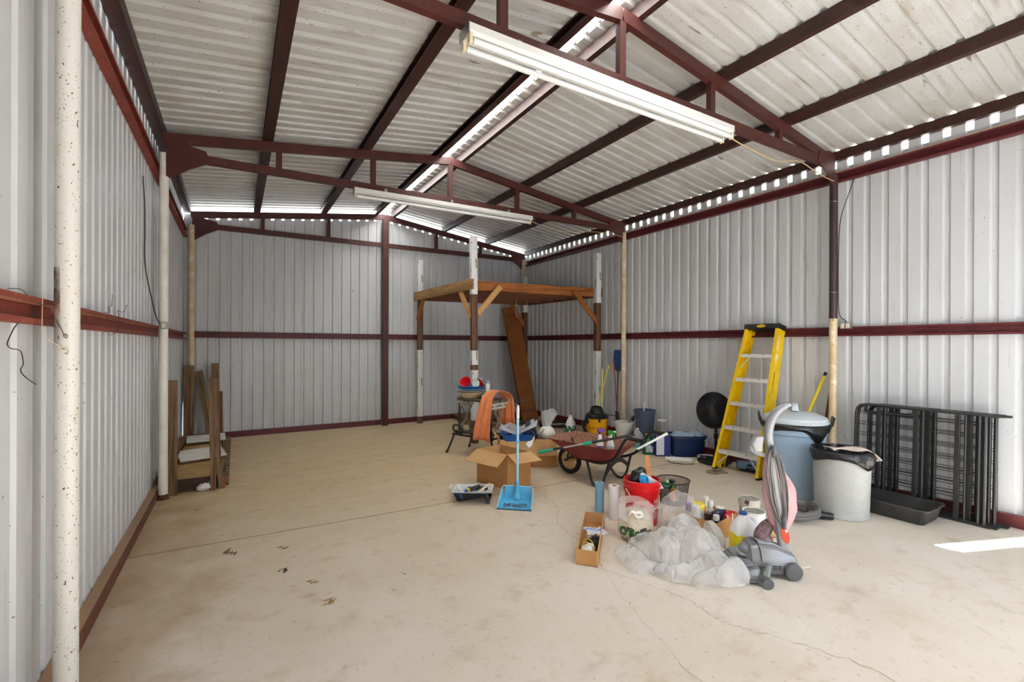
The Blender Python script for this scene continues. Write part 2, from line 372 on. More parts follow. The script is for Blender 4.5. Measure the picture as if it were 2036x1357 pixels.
# ------------------------------------------------------------ steel frame
def chan(w_,h,l=0.018,t=0.005):
    """C section, web at a=0, open towards +a"""
    return [(0,-h/2),(w_,-h/2),(w_,-h/2+l),(w_-t,-h/2+l),(w_-t,-h/2+t),(t,-h/2+t),(t,h/2-t),(w_-t,h/2-t),(w_-t,h/2-l),(w_,h/2-l),(w_,h/2),(0,h/2)]
def flip(p): return [(-a,b) for a,b in reversed(p)]
LIPM = mat('dusty_tan_lip_paint',(168,112,80),0.65,noise=[(7,(140,78,54),0.45,0.7),(30,(190,146,110),0.6,0.72)])
def girt(name,label,p0,p1,m_,h=0.10,wd=0.055,turn=False,up=(0,0,1),cat='girt',group=None):
    s=chan(wd,h); s=flip(s) if turn else s
    c=(Vector(p0)+Vector(p1))/2; mb=MB().sweep(s,Vector(p0)-c,Vector(p1)-c,up)
    return single(name,label,cat,mb,m_,loc=tuple(c),sm=0,group=group)
# sideways axis of a sweep along +y is q = t x u = (1,0,0)
girt('wall_girt','orange red channel girt across the middle of the left wall',(-0.697,-0.8,1.625),(-0.697,8.62,1.625),REDL)
_lg=bpy.data.objects['wall_girt']
for zz in (0.0375,-0.0375): build('flange_lip',MB().bx((0.0275,-4.7,zz-0.0125),(0.0295,4.7,zz+0.0125)),LIPM,_lg,sm=0)
girt('wall_girt','dusty red channel girt along the top of the left wall under the eave',(-0.697,-0.8,3.20),(-0.697,8.62,3.20),REDL,h=0.11)
girt('wall_girt','maroon channel girt across the middle of the right wall behind the ladder',(5.597,-0.8,1.662),(5.597,8.62,1.662),REDR,turn=True)
girt('wall_girt','maroon channel girt along the top of the right wall with cable on it',(5.597,-0.8,3.325),(5.597,8.62,3.325),REDR,turn=True)
girt('wall_girt','dark red channel girt across the back wall left of the centre column',(-0.60,8.657,1.652),(2.33,8.657,1.652),REDR,turn=False)
girt('wall_girt','dark red channel girt across the back wall behind the loft platform',(2.44,8.657,1.652),(5.53,8.657,1.652),REDR,turn=False)
girt('sill_channel','dusty brown sill channel on the floor along the left wall',(-0.643,-0.8,0.052),(-0.643,8.60,0.052),mat('dusty_brown_paint',(112,66,46),0.7,noise=(8,(92,50,36),0.4,0.7),top=((166,134,104),0.95)),cat='sill',turn=True,h=0.095)
girt('sill_channel','dark red sill channel on the floor along the right wall',(5.538,0.90,0.052),(5.538,8.60,0.052),REDR,cat='sill',h=0.10)
girt('sill_channel','short dark red sill channel at the foot of the right wall near the front opening',(5.538,-0.8,0.052),(5.538,0.74,0.052),REDR,cat='sill',h=0.10)
girt('sill_channel','dark red sill channel under the back wall left of the centre column',(-0.60,8.600,0.052),(2.33,8.600,0.052),REDR,turn=True,cat='sill',h=0.09)
girt('sill_channel','dark red sill channel under the back wall right of the centre column',(2.44,8.600,0.052),(5.53,8.600,0.052),REDR,turn=True,cat='sill',h=0.09)
# roof purlins
PUR=[(-0.60,'leftmost roof purlin, lying over the left eave'),(0.335,'second roof purlin from the left eave'),(1.36,'third roof purlin from the left eave'),
     (2.255,'roof purlin on the left edge of the bright ridge gap'),(2.525,'roof purlin on the right edge of the bright ridge gap'),
     (3.56,'third roof purlin from the right eave'),(4.55,'second roof purlin from the right eave'),(5.545,'rightmost roof purlin, over the light slots of the right eave')]
for x,lab in PUR:
    z=roofz(x)-0.058
    girt('roof_purlin','red '+lab,(x,-0.8,z),(x,8.68,z),PURL,h=0.10,wd=0.095 if x<2 else 0.055,turn=(x<RX),cat='purlin')
# trusses
def truss(y,label,slope,zc,xw):
    r=thing('roof_truss',label,'truss',(RX,y,3.4))
    d=0.05
    rc=[(-d/2,-0.05),(d/2,-0.05),(d/2,0.05),(-d/2,0.05)]
    def ch(name,x0,z0,x1,z1,h):
        s=[(a,b*h/0.1) for a,b in rc]
        build(name,MB().sweep(s,(x0-RX,0,z0-3.4),(x1-RX,0,z1-3.4)),RED,r,sm=0)
    tz=lambda x: 3.893-0.135*abs(x-RX)
    ch('top_chord',-0.60,tz(-0.60),RX,tz(RX),0.095); ch('top_chord',RX,tz(RX),5.47,tz(5.47),0.095)
    bz=lambda x: zc+slope*(x-RX)
    ch('bottom_chord',-0.55,bz(-0.55),5.44,bz(5.44),0.08)
    for x in xw:
        a,b=bz(x)+0.035,tz(x)-0.035
        build('web_post',MB().box((x-RX,0,(a+b)/2-3.4),(0.058,0.046,b-a)),RED,r,sm=0)
    for s,xc in ((1,-0.58),(-1,5.47)):
        poly=[(0,0.10),(0.12*s,0.12),(0.32*s,0.08),(0.36*s,-0.03),(0.18*s,-0.13),(0.03*s,-0.24),(0,-0.22)]
        zb=bz(xc)
        build('gusset_plate',MB().loft([[(xc-RX+a,-0.032+q,zb-3.4+b) for a,b in poly] for q in (0,0.006)]),RED,r,sm=0)
    return r
truss(2.435,'red steel roof truss nearest the camera, over the wheelbarrow side of the floor',0.012,3.407,(0.37,1.39,2.38,3.41,4.44))
truss(5.52,'red steel roof truss in the middle of the shed with the thinner light under it',0.012,3.378,(0.39,1.39,2.38,3.40,4.43))
truss(8.565,'red steel roof truss set against the top of the back wall',0.008,3.362,(0.37,1.39,3.40,4.38))
# columns
def column(label,x,y,mats,z1,z0=0.0,r=0.038,split=None,base=False):
    t=thing('pipe_column',label,'column',(x,y,0))
    if split:
        build('lower_pipe',MB().cyl((0,0,z0),(0,0,split),r,n=20),mats[0],t,sm=40)
        build('upper_pipe',MB().cyl((0,0,split),(0,0,z1),r+0.001,n=20),mats[1],t,sm=40)
    else: build('pipe',MB().cyl((0,0,z0),(0,0,z1),r,n=24),mats[0],t,sm=40)
    if base: build('rusted_foot',MB().lathe([(r+0.012,0),(r+0.010,0.006),(r+0.001,0.03),(r+0.0005,0.05)],16,False,False),mat('rust',(70,40,24),0.9,noise=(40,(110,64,34),0.4,0.7)),t)
    return t
column('big rust speckled white pipe column nearest the camera on the left wall',-0.575,2.475,[PIPE],3.30)
_c=bpy.data.objects['pipe_column']
def _pat(u,v): a=math.radians(165+85*u); return (0.0386*math.cos(a),0.0386*math.sin(a),1.50+0.30*v)
build('rust_stain',MB().grid(12,10,_pat),mat('rust_stain',(98,62,32),0.8,noise=(12,(60,36,20),0.4,0.7),alpha=0.5,stain=(13,0.38,0.72)),_c,sm=180)
PIPE2 = mat('dusty_white_pipe',(226,224,216),0.45,noise=[(5,(210,192,158),0.55,0.78),(14,(236,234,228),0.5,0.75)],specks=(110,(112,76,44),0.70))
column('white pipe column on the left wall with an outlet box and a rusty foot',-0.60,5.53,[PIPE2],3.345,base=True)
column('cream pipe column in the left back corner behind the leaning planks',-0.585,8.54,[PIPEC],3.33)
column('pipe column beside the bed frames, dark above and cream below',5.475,2.42,[PIPEC,PIPED],3.33,split=1.80)
column('cream pipe column on the right wall behind the white bucket',5.46,5.50,[PIPEC],3.36)
column('cream pipe column in the right back corner above the loft',5.43,8.53,[PIPEC],3.38)
_c=[o for o in bpy.data.objects if o.get('label','').startswith('pipe column beside the bed')][0]
for zz in (3.05,2.08): build('wire_tie',MB().tube([(0.0405*math.cos(a),0.0405*math.sin(a),zz+0.004*math.sin(a)) for a in [2*math.pi*i/16 for i in range(16)]],0.002,5,closed=True),STEEL,_c)
t=thing('steel_column','dark red steel box column up the middle of the back wall','column',(2.385,8.545,0))
build('shaft',MB().box((0,0,1.92),(0.105,0.10,3.84)),RED,t,sm=0)
build('weld_plate',MB().box((0,-0.055,3.20),(0.09,0.01,0.22)),RED,t,sm=0)
# strip lights under the trusses
FIX=mat('white_enamel',(206,206,205),0.35,noise=(30,(214,210,202),0.5,0.75)); TUBE=mat('unlit_fluorescent_glass',(216,218,218),0.15,spec=0.6); SOCK=mat('aged_ivory_socket',(214,202,168),0.5)
def fixture(label,c,L,dz,wd,two):
    t=thing('strip_light',label,'light',c); t.rotation_euler=(0,-math.atan2(dz,L),0)
    b=MB(); b.loft([[(x,y,z) for y,z in ((-wd/2,0),(-wd/2,-0.045),(-wd/2+0.02,-0.062),(wd/2-0.02,-0.062),(wd/2,-0.045),(wd/2,0))] for x in (-L/2,L/2)])
    build('housing',b,FIX,t,sm=0,bev=0.003)
    ys=(-wd/2+0.022,wd/2-0.022) if two else (0,)
    for y in ys:
        build('tube',MB().cyl((-L/2+0.03,y,-0.088),(L/2-0.03,y,-0.088),0.0185,n=16),TUBE,t)
        for s in (-1,1):
            build('socket',MB().box((s*(L/2-0.014),y,-0.078),(0.022,0.034,0.062)),SOCK,t,sm=0,bev=0.004)
    build('end_plate',MB().box((-L/2-0.003,0,-0.03),(0.005,wd,0.062)),STEEL,t,sm=0); build('end_plate',MB().box((L/2+0.003,0,-0.03),(0.005,wd,0.062)),STEEL,t,sm=0)
    for x in (-L*0.35,0,L*0.35): build('hanger',MB().box((x,0.0,0.022),(0.03,0.02,0.05)),STEEL,t,sm=0)
    build('cover_clip',MB().box((L*0.16,-wd/2-0.002,-0.03),(0.012,0.006,0.04)),FIX,t,sm=0)
fixture('long white twin tube strip light under the nearest truss, tubes unlit',(2.33,2.375,3.325),2.44,0.03,0.13,True)
fixture('slim white strip light under the middle truss',(2.38,5.46,3.325),2.44,0.03,0.10,False)
# wires and cables
def wire(name,label,pts,r,m_,cat='wire',k=6,n=6,group=None):
    P=[Vector(p) for p in pts]; c=P[0]; return single(name,label,cat,MB().tube([p-c for p in P],r,n,k=k),m_,loc=tuple(c),group=group)
wire('bent_wire','thin dark wire crossing the left girt beside the big white column, its loop end hanging',[(-0.66,2.20,1.685),(-0.645,2.26,1.69),(-0.632,2.295,1.665),(-0.615,2.36,1.642),(-0.605,2.405,1.638),(-0.594,2.432,1.586),(-0.583,2.430,1.562),(-0.569,2.425,1.523),(-0.562,2.421,1.531),(-0.569,2.423,1.539),(-0.576,2.427,1.527)],0.0014,WIRE)
wire('hanging_wire','long kinked black wire hanging below the left girt at the picture edge',[(-0.66,2.315,1.585),(-0.67,2.29,1.555),(-0.675,2.256,1.51),(-0.675,2.252,1.494),(-0.675,2.281,1.483),(-0.675,2.36,1.474),(-0.675,2.383,1.447),(-0.675,2.388,1.423),(-0.675,2.365,1.405),(-0.675,2.384,1.386),(-0.675,2.447,1.361),(-0.675,2.514,1.339)],0.0017,mat('dark_wire',(40,38,38),0.5),k=5)
wire('tan_wire','pale tan wire dropping from the left girt end beside the big column',[(-0.625,2.40,1.685),(-0.622,2.38,1.65),(-0.620,2.37,1.585),(-0.617,2.37,1.54),(-0.60,2.39,1.508),(-0.575,2.425,1.485),(-0.562,2.428,1.474),(-0.565,2.430,1.455)],0.0014,ROMEX)
wire('hooked_wire','grey bent wire with a hooked tip standing off the left girt',[(-0.65,3.55,1.56),(-0.645,3.62,1.555),(-0.64,3.74,1.58),(-0.635,3.77,1.62),(-0.64,3.78,1.70),(-0.65,3.82,1.715),(-0.65,4.00,1.715),(-0.65,4.1,1.76),(-0.65,4.11,1.77),(-0.65,4.09,1.765)],0.0016,WIRE,k=4)
wire('twisted_wire','short twisted wire standing on top of the left girt',[(-0.655,3.50,1.685),(-0.655,3.63,1.69),(-0.655,3.60,1.72),(-0.655,3.68,1.735),(-0.655,3.69,1.77),(-0.655,3.70,1.80),(-0.655,3.67,1.805)],0.0016,WIRE,k=4)
wire('black_cable','black cable running down the left wall to the outlet box',[(-0.69,5.02,2.95),(-0.69,5.10,2.75),(-0.69,5.12,2.55),(-0.68,5.06,2.2),(-0.66,5.22,1.95),(-0.64,5.38,1.76),(-0.62,5.43,1.70)],0.0045,mat('black_cable_rubber',(32,30,30),0.6))
wire('tan_cable','tan cable drooping from the near strip light to the right column',[(3.57,2.40,3.30),(3.9,2.41,3.27),(4.35,2.41,3.25),(4.75,2.41,3.33),(5.0,2.405,3.30),(5.25,2.405,3.27),(5.43,2.40,3.26)],0.005,ROMEX,cat='cable')
wire('tan_cable','tan cable drooping from the middle strip light to the right column',[(3.62,5.47,3.28),(3.85,5.48,3.24),(4.3,5.49,3.22),(4.8,5.49,3.29),(5.2,5.49,3.30),(5.43,5.49,3.29)],0.005,ROMEX,cat='cable')
wire('tan_cable','tan cable lying on the top girt of the right wall',[(5.55,0.95,3.385),(5.55,1.6,3.383),(5.55,2.3,3.383),(5.55,3.2,3.384),(5.55,4.2,3.383),(5.55,5.3,3.384),(5.55,6.8,3.383),(5.55,8.3,3.384)],0.004,ROMEX,cat='cable',k=3)
wire('black_cable','dark cable down the right column beside the bed frames to its outlet',[(5.53,2.25,3.26),(5.515,2.30,3.10),(5.50,2.365,2.85),(5.48,2.375,2.5),(5.48,2.375,2.1),(5.49,2.37,1.85),(5.50,2.31,1.77),(5.50,2.30,1.75)],0.004,mat('black_cable_rubber',(32,30,30),0.6),cat='cable')
BOXM=mat('grey_outlet_box',(150,150,150),0.4,0.6); SOC=mat('almond_receptacle',(224,216,196),0.5)
def outlet(label,loc,rz,double):
    t=thing('outlet_box',label,'outlet',loc,rz); wd=0.10 if double else 0.06
    build('box',MB().box((0,0,0),(wd,0.045,0.065)),BOXM,t,sm=0,bev=0.004)
    for x in ((-0.024,0.024) if double else (0,)):
        s=build('receptacle',MB().box((x,-0.025,0),(0.03,0.008,0.05)),SOC,t,sm=0,bev=0.003)
        h=MB()
        for z in(-0.012,0.012):
            for q in(-0.005,0.005): h.box((x+q,-0.0295,z),(0.002,0.002,0.008))
        build('slots',h,BLACKP,s,sm=0)
outlet('grey double outlet box on the right column beside the bed frames',(5.50,2.31,1.722),-math.pi/2,True)
outlet('small outlet box on the right column behind the white bucket',(5.45,5.568,1.74),-math.pi/2,False)
outlet('grey outlet box on the second white column of the left wall',(-0.59,5.472,1.68),0,False)
# ================================================================= left back corner: timber rack
WOODD=mat('old_brown_timber',(138,110,82),0.75,grain=(18,(108,84,62),(90,68,50)),spec=0.2)
WOODG=mat('weathered_grey_timber',(142,120,92),0.8,grain=(16,(116,94,68),(92,72,52)),spec=0.2)
OSB=mat('stained_plywood',(196,164,112),0.8,noise=[(5,(178,142,90),0.4,0.7),(14,(150,112,66),0.6,0.75)],spec=0.2)
WHITEW=mat('white_painted_board',(226,226,222),0.55,noise=(8,(206,204,196),0.5,0.75))
r=thing('timber_rack','low timber rack on the floor with four upright posts, behind the second white column','rack',(-0.36,7.2,0))
def W(p): return (p[0]+0.36,p[1]-7.2,p[2])
beam(r,'post',W((-0.535,5.63,0)),W((-0.535,5.63,1.14)),0.075,0.05,WOODD,up=(0,1,0))
beam(r,'post',W((-0.195,5.67,0)),W((-0.215,5.66,1.15)),0.085,0.05,WOODD,up=(1,0,0))
beam(r,'post',W((-0.135,5.66,0.0)),W((-0.185,5.66,1.14)),0.06,0.04,WOODD,up=(1,0,0))
beam(r,'post',W((-0.60,8.33,0.1)),W((-0.60,8.33,1.18)),0.13,0.05,WOODD,up=(0,1,0))
beam(r,'post',W((-0.24,8.33,0.1)),W((-0.275,8.36,1.21)),0.10,0.05,WOODD,up=(0,1,0))
beam(r,'post',W((-0.195,8.28,0.1)),W((-0.205,8.28,0.78)),0.07,0.05,WOODD,up=(0,1,0))
beam(r,'end_rail',W((-0.53,5.70,0.062)),W((-0.15,5.70,0.062)),0.04,0.125,mat('dark_stained_timber',(66,42,32),0.7,grain=(20,(50,32,24)),noise=(14,(150,140,128),0.66,0.7)),)
beam(r,'end_rail',W((-0.64,8.22,0.115)),W((-0.13,8.22,0.115)),0.05,0.05,mat('red_brown_timber',(112,64,44),0.7,grain=(20,(86,48,34))))
beam(r,'side_rail',W((-0.655,5.68,0.08)),W((-0.655,8.25,0.08)),0.04,0.14,WOODD); beam(r,'side_rail',W((-0.12,5.70,0.05)),W((-0.125,8.3,0.05)),0.045,0.10,WOODG)
beam(r,'end_block',W((-0.09,5.66,0.055)),W((-0.145,5.66,0.055)),0.05,0.11,mat('reddish_end_grain',(150,84,56),0.7,noise=(30,(120,60,40),0.4,0.7)))
for y0,y1 in ((5.74,6.62),(6.66,7.45),(7.49,8.18)): build('deck_board',MB().bx(W((-0.62,y0,0.045)),W((-0.16,y1,0.060))),OSB,r,sm=0)
beam(r,'cross_board',W((-0.60,6.82,0.135)),W((-0.13,6.95,0.135)),0.30,0.022,WHITEW,bev=0.004,roll=0.22)
beam(r,'cross_board',W((-0.60,7.98,0.135)),W((-0.13,8.02,0.135)),0.22,0.022,WHITEW,bev=0.004,roll=0.25)
for i in range(30):   # edge of the side rail: a row of small blocks
    y=5.74+i*0.085; build('spacer_block',MB().bx(W((-0.095,y,0.0)),W((-0.06,y+0.072,0.098-0.006*(i%3)))),[WOODG,WOODD,mat('brick_brown_block',(150,120,100),0.8,noise=(30,(122,96,80),0.4,0.7))][i%3],r,sm=0)
t=thing('plank','weathered plank leaning on the back wall between the rack posts','plank',(-0.36,8.3,0.06)); 
beam(t,'board',(0.06,-0.18,0.03),(-0.13,0.26,1.02),0.10,0.035,WOODG,up=(0,1,0.4))
t=thing('plank','dark offcut board lying along the left wall under the timber rack posts','plank',(-0.62,6.6,0.15))
beam(t,'board',(-0.01,-0.9,0.02),(-0.01,1.3,0.03),0.08,0.025,WOODD)

from mathutils import noise as _N
bb=MB(); bb.ball((0,0,0),1.0,20,12); bb.v=[(x*0.065*(1+0.3*_N.noise(Vector((x*2,y*2,z*2)))),y*0.035,max(0.001,(z+1)*0.036*(1+0.3*_N.noise(Vector((x*3,y,z*3)))))) for x,y,z in bb.v]
single('white_rag','crumpled white rag on the floor against the front rail of the timber rack','rag',bb,mat('dirty_white_rag',(222,220,214),0.8,noise=(30,(170,164,154),0.55,0.7)),loc=(-0.275,5.64,0),sm=180)
# ================================================================= loft platform in the right back corner
BEAMO=mat('orange_brown_beam',(168,104,52),0.65,grain=(15,(140,82,40),(108,60,28)),spec=0.25)
BEAMY=mat('yellow_weathered_beam',(172,136,84),0.7,grain=(15,(146,108,64),(110,82,50)),spec=0.25)
JOIST=mat('brown_joist',(126,78,46),0.7,grain=(14,(98,58,34)))
DECK=mat('underside_of_deck',(120,78,48),0.75,grain=(10,(92,58,36)))
BRACE=mat('fresh_brace_timber',(206,158,98),0.65,grain=(18,(182,132,78)))
POSTB=mat('bare_brown_post',(118,84,56),0.75,grain=(16,(88,60,40),(66,44,30)))
POSTW=mat('flaking_white_post_paint',(226,227,226),0.6,grain=(9,(208,208,204)),noise=[(16,(126,96,70),0.62,0.66,(0.35,1,1)),(44,(96,74,56),0.66,0.70)])
lf=thing('loft_platform','open timber loft platform on four part-painted posts in the back right corner','platform',(4.2,7.2,0))
A,B,C_,D=Vector((3.15,6.32)),Vector((3.03,8.45)),Vector((5.36,6.03)),Vector((5.24,8.17))
def Lc(p,z): return Vector((p[0]-4.2,p[1]-7.2,z))
ang=math.atan2(C_.y-A.y,C_.x-A.x); upx=(math.cos(ang),math.sin(ang),0)
def post(p,top,segs,lean=(0,0)):
    o=None
    for z0,z1,m_ in segs:
        f=lambda z:Lc((p[0]+lean[0]*z,p[1]+lean[1]*z),z)
        beam(lf,'post_section',f(z0),f(z1),0.098 if m_ is POSTW else 0.096,0.098 if m_ is POSTW else 0.096,m_,up=upx,bev=0.005)
post(A,3.17,((0,0.35,POSTB),(0.35,1.12,POSTW),(1.12,1.20,POSTB),(1.20,1.42,POSTW),(1.42,2.28,POSTB),(2.28,3.17,POSTW)),(-0.012,0))
post(B,3.13,((0,0.13,POSTB),(0.13,1.41,POSTW),(1.41,2.36,POSTB),(2.36,3.13,POSTW)))
post(C_,3.10,((0,1.41,POSTW),(1.41,2.24,POSTB),(2.24,3.10,POSTW)))
post(D,2.95,((0,2.2,POSTB),(2.2,2.95,POSTW)))
ex=(C_-A).normalized(); ey=(B-A).normalized()
def pl(a,b): return A+ex*a+ey*b
Lx=(C_-A).length; Ly=(B-A).length
def bm_(name,a,b,z0,z1,w_,m_):
    z=(z0+z1)/2; beam(lf,name,Lc(a,z),Lc(b,z),w_,z1-z0,m_)
bm_('front_beam',pl(0.05,0.075),pl(Lx+0.10,0.075),2.355,2.505,0.04,BEAMO)
bm_('back_beam',pl(-0.02,Ly-0.07),pl(Lx,Ly-0.07),2.35,2.50,0.04,JOIST)
bm_('side_beam',pl(-0.07,-0.06),pl(-0.07,Ly+0.08),2.355,2.515,0.04,BEAMY)
bm_('side_beam',pl(Lx+0.07,-0.02),pl(Lx+0.07,Ly+0.05),2.35,2.50,0.04,JOIST)
for i in range(1,5): bm_('joist',pl(-0.045,0.06+i*(Ly-0.12)/5),pl(Lx+0.045,0.06+i*(Ly-0.12)/5),2.365,2.497,0.038,JOIST)
for i in range(11):
    a=-0.04+i*(Lx+0.08)/11; a1=a+(Lx+0.08)/11-0.006
    bm_('deck_plank',pl((a+a1)/2,0.10),pl((a+a1)/2,Ly-0.03),2.498,2.512,a1-a,DECK)
def brace(p,dirv,m_,reach=0.36,drop=0.42,off=(0,0)):
    q=p+dirv*reach; o=Vector(off)
    beam(lf,'brace',Lc(p+dirv*0.02+o,2.40-drop),Lc(q+o,2.42),0.036,0.085,m_,up=(dirv.x*0.7,dirv.y*0.7,-0.7))
brace(A,ex,BRACE,0.40,0.42,(-0.0,-0.03)); brace(A,ey,BRACE,0.42,0.48,(-0.06,0)); brace(C_,-ex,BEAMO,0.48,0.50,(0,-0.03)); brace(B,-ey,BEAMO,0.35,0.42,(-0.06,0)); brace(D,-ex,BEAMO,0.36,0.50,(0,-0.03))
single('pull_cord','thin white cord hanging from the loft joists above the long carton','cord',MB().cyl((0,0,0),(0,0,-0.32),0.004,n=6),WHITEP,loc=(4.62,7.5,2.36))
# tall cardboard carton leaning in the corner
t=thing('long_carton','very long brown cardboard carton leaning upright into the corner under the loft','carton',(5.02,7.62,0.0))
CARDD=mat('brown_carton',(138,84,46),0.8,spec=0.15,noise=(4,(124,74,40),0.4,0.7)); INK=mat('black_ink',(40,28,22),0.8)
p0=Vector((5.02,7.62,0.03)); p1=Vector((4.98,8.36,2.30)); zx=(p1-p0).normalized(); side=Vector((0.93,-0.37,0)); side=(side-zx*side.dot(zx)).normalized(); nrm=zx.cross(side).normalized()
R=Matrix((side,nrm,zx)).transposed().to_4x4(); t.matrix_world=Matrix.Translation(p0)@R
L=(p1-p0).length; build('carton_body',MB().bx((-0.16,-0.07,0),(0.16,0.07,L)),CARDD,t,sm=0,bev=0.004)
sgn=-1 if nrm.y>0 else 1
for s,z in (('ALASKA',0.17),('ALASKA',L-0.2)):
    build('printed_word',MB().text(s,0.075,lambda x,y,z=z:(x if sgn<0 else -x,sgn*0.0712,z+y)),INK,t,sm=0)
build('tape_strip',MB().bx((-0.161,sgn*0.0705,0.36),(0.161,sgn*0.0712,0.40)),mat('brown_tape',(120,76,44),0.4),t,sm=0)
build('end_flap',MB().bx((-0.16,sgn*0.07,-0.001),(0.16,sgn*0.078,0.05)),CARDD,t,sm=0)
# flat stack under the loft
t=thing('pallet','dark weathered pallet under the loft carrying flat boxes','pallet',(4.40,8.16,0),-0.12)
for x in (-0.62,0,0.55): beam(t,'runner',(x,-0.42,0.045),(x,0.38,0.045),0.05,0.09,WOODG)
for i in range(6): beam(t,'deck_slat',(-0.68,-0.38+i*0.14,0.10),(0.62,-0.38+i*0.14,0.10),0.10,0.02,WOODG)
def flatbox(label,loc,rz,d,m_,edge):
    t=thing('flat_box',label,'box',loc,rz); build('box_body',MB().box((0,0,d[2]/2),d),m_,t,sm=0,bev=0.003); build('lid_edge',MB().box((0,0,d[2]-0.012),(d[0]+0.008,d[1]+0.008,0.016)),edge,t,sm=0,bev=0.002)
PINK=mat('pink_printed_card',(176,92,96),0.6,noise=(20,(214,190,188),0.5,0.6)); GREYC=mat('grey_card',(150,150,148),0.5); 
flatbox('flat dark box at the bottom of the stack on the pallet',(4.45,8.12,0.112),-0.1,(0.85,0.45,0.05),mat('dark_card',(64,54,50),0.6),GREYC)
flatbox('pink and white printed flat box in the middle of the stack on the pallet',(4.62,8.10,0.164),-0.16,(0.62,0.40,0.085),PINK,mat('white_card',(220,218,214),0.6))
flatbox('grey flat box on top of the stack on the pallet',(4.68,8.08,0.251),-0.1,(0.60,0.38,0.075),GREYC,mat('pale_card',(190,190,188),0.5))
t=thing('plank','dark plank lying on the floor in front of the pallet under the loft','plank',(4.35,7.45,0)); beam(t,'board',(-0.7,0.05,0.022),(0.75,-0.18,0.022),0.14,0.04,WOODD)
t=thing('plank','brown timber lying beside the carton foot under the loft','plank',(4.55,7.15,0)); beam(t,'board',(-0.55,0.0,0.022),(0.5,0.2,0.022),0.09,0.04,POSTB)
# coiled black hose on the floor by the corner
def coil(name,label,loc,R_,r,turns,m_,sx=1,sy=1,seed=1,cat='hose',tail=None):
    q=random.Random(seed); pts=[]
    for i in range(int(turns*14)):
        a=i/14*2*math.pi; rr=R_*(1+q.uniform(-0.10,0.10)); pts.append((rr*sx*math.cos(a),rr*sy*math.sin(a),r+min(1.9*r*(i/14),4*r)*0.75))
    if tail: pts+=tail
    return single(name,label,cat,MB().tube(pts,r,8,k=3),m_,loc=loc)
coil('coiled_hose','black hose coiled on the floor near the back corner',(5.15,6.9,0),0.30,0.012,3,mat('black_rubber',(34,36,36),0.6),1.2,0.8,3)
# ================================================================= folding workbench and what is on it
GRIME=mat('grimy_bench_wood',(104,92,78),0.75,grain=(14,(78,68,56)),noise=(14,(150,140,126),0.6,0.72))
DKM=mat('dark_bench_steel',(58,54,48),0.5,noise=(20,(82,74,62),0.5,0.7)); CASTW=mat('grimy_white_casting',(196,192,180),0.5,noise=(24,(130,120,104),0.55,0.7)); TUBEM=mat('worn_bench_tube',(150,140,120),0.4,0.4,noise=(20,(96,88,74),0.5,0.7))
b=thing('folding_workbench','grimy folding workbench with white end brackets, orange towel over one end','workbench',(2.91,5.62,0),math.radians(111.7))
for y in (0.085,-0.085): build('jaw',MB().box((0,y,0.755),(0.66,0.145,0.04)),GRIME,b,sm=0,bev=0.006)
for x in (-0.29,0.29):
    m=MB(); m.box((x,0,0.715),(0.05,0.36,0.035)); m.box((x,0,0.665),(0.03,0.30,0.03)); m.box((x,0.10,0.69),(0.035,0.05,0.05)); m.box((x,-0.10,0.69),(0.035,0.05,0.05)); build('end_bracket',m,CASTW,b,sm=0,bev=0.006)
    for s in (1,-1): build('leg_strut',MB().cyl((x*0.98,s*0.13,0.70),(x*1.05,-s*0.13,0.27),0.013,n=8),TUBEM,b)
    build('leg_strut',MB().box((x,0.14,0.48),(0.02,0.03,0.46)),DKM,b,sm=0)
    build('crank_screw',MB().cyl((x*0.55,0.20,0.73),(x*0.55,0.02,0.73),0.01,n=8),STEEL,b)
build('step_board',MB().box((0,0.17,0.315),(0.62,0.12,0.025)),DKM,b,sm=0,bev=0.005)
m=MB()
for y in (0.20,-0.16): m.tube([(-0.36,y,0.27),(-0.18,y,0.27),(0.18,y,0.27),(0.36,y,0.27)],0.016,8)
for x in (-0.33,0.33): m.cyl((x,0.20,0.27),(x,-0.16,0.27),0.014,n=8)
build('base_frame',m,DKM,b)
m=MB().tube([(0.16,0.21,0.34),(0.18,0.24,0.40),(0.30,0.24,0.40),(0.34,0.21,0.34),(0.30,0.20,0.30),(0.18,0.20,0.30)],0.014,8,closed=True,k=3); build('hand_hold',m,DKM,b)
for sx in (1,-1):
    for sy in (1,-1):
        l=build('leg',MB().tube([(sx*0.33,sy*0.18+0.02,0.27),(sx*0.38,sy*0.21+0.01,0.14),((0.44 if sx>0 else -0.35),sy*0.23,0.014)],[0.015,0.014,0.014],8),DKM,b)
        build('rubber_foot',MB().cyl(((0.437 if sx>0 else -0.347),sy*0.229,0.03),((0.447 if sx>0 else -0.357),sy*0.231,0.0),0.02,n=10),BLACKP,l)
ORG=mat('orange_terry_cloth',(236,142,88),0.95,spec=0.05,noise=[(9,(224,122,66),0.4,0.7),(60,(240,158,108),0.55,0.7)],bump=(220,0.5,0.004),sheen=0.4)
path=[(0.30,0.27),(0.27,0.42),(0.235,0.60),(0.205,0.73),(0.145,0.845),(0.04,0.895),(-0.06,0.89),(-0.15,0.85),(-0.205,0.76),(-0.215,0.62),(-0.20,0.50),(-0.205,0.42)]
PT=[Vector((0,y,z)) for y,z in path]; PT,_=smooth(PT,[0]*len(PT),4,False)
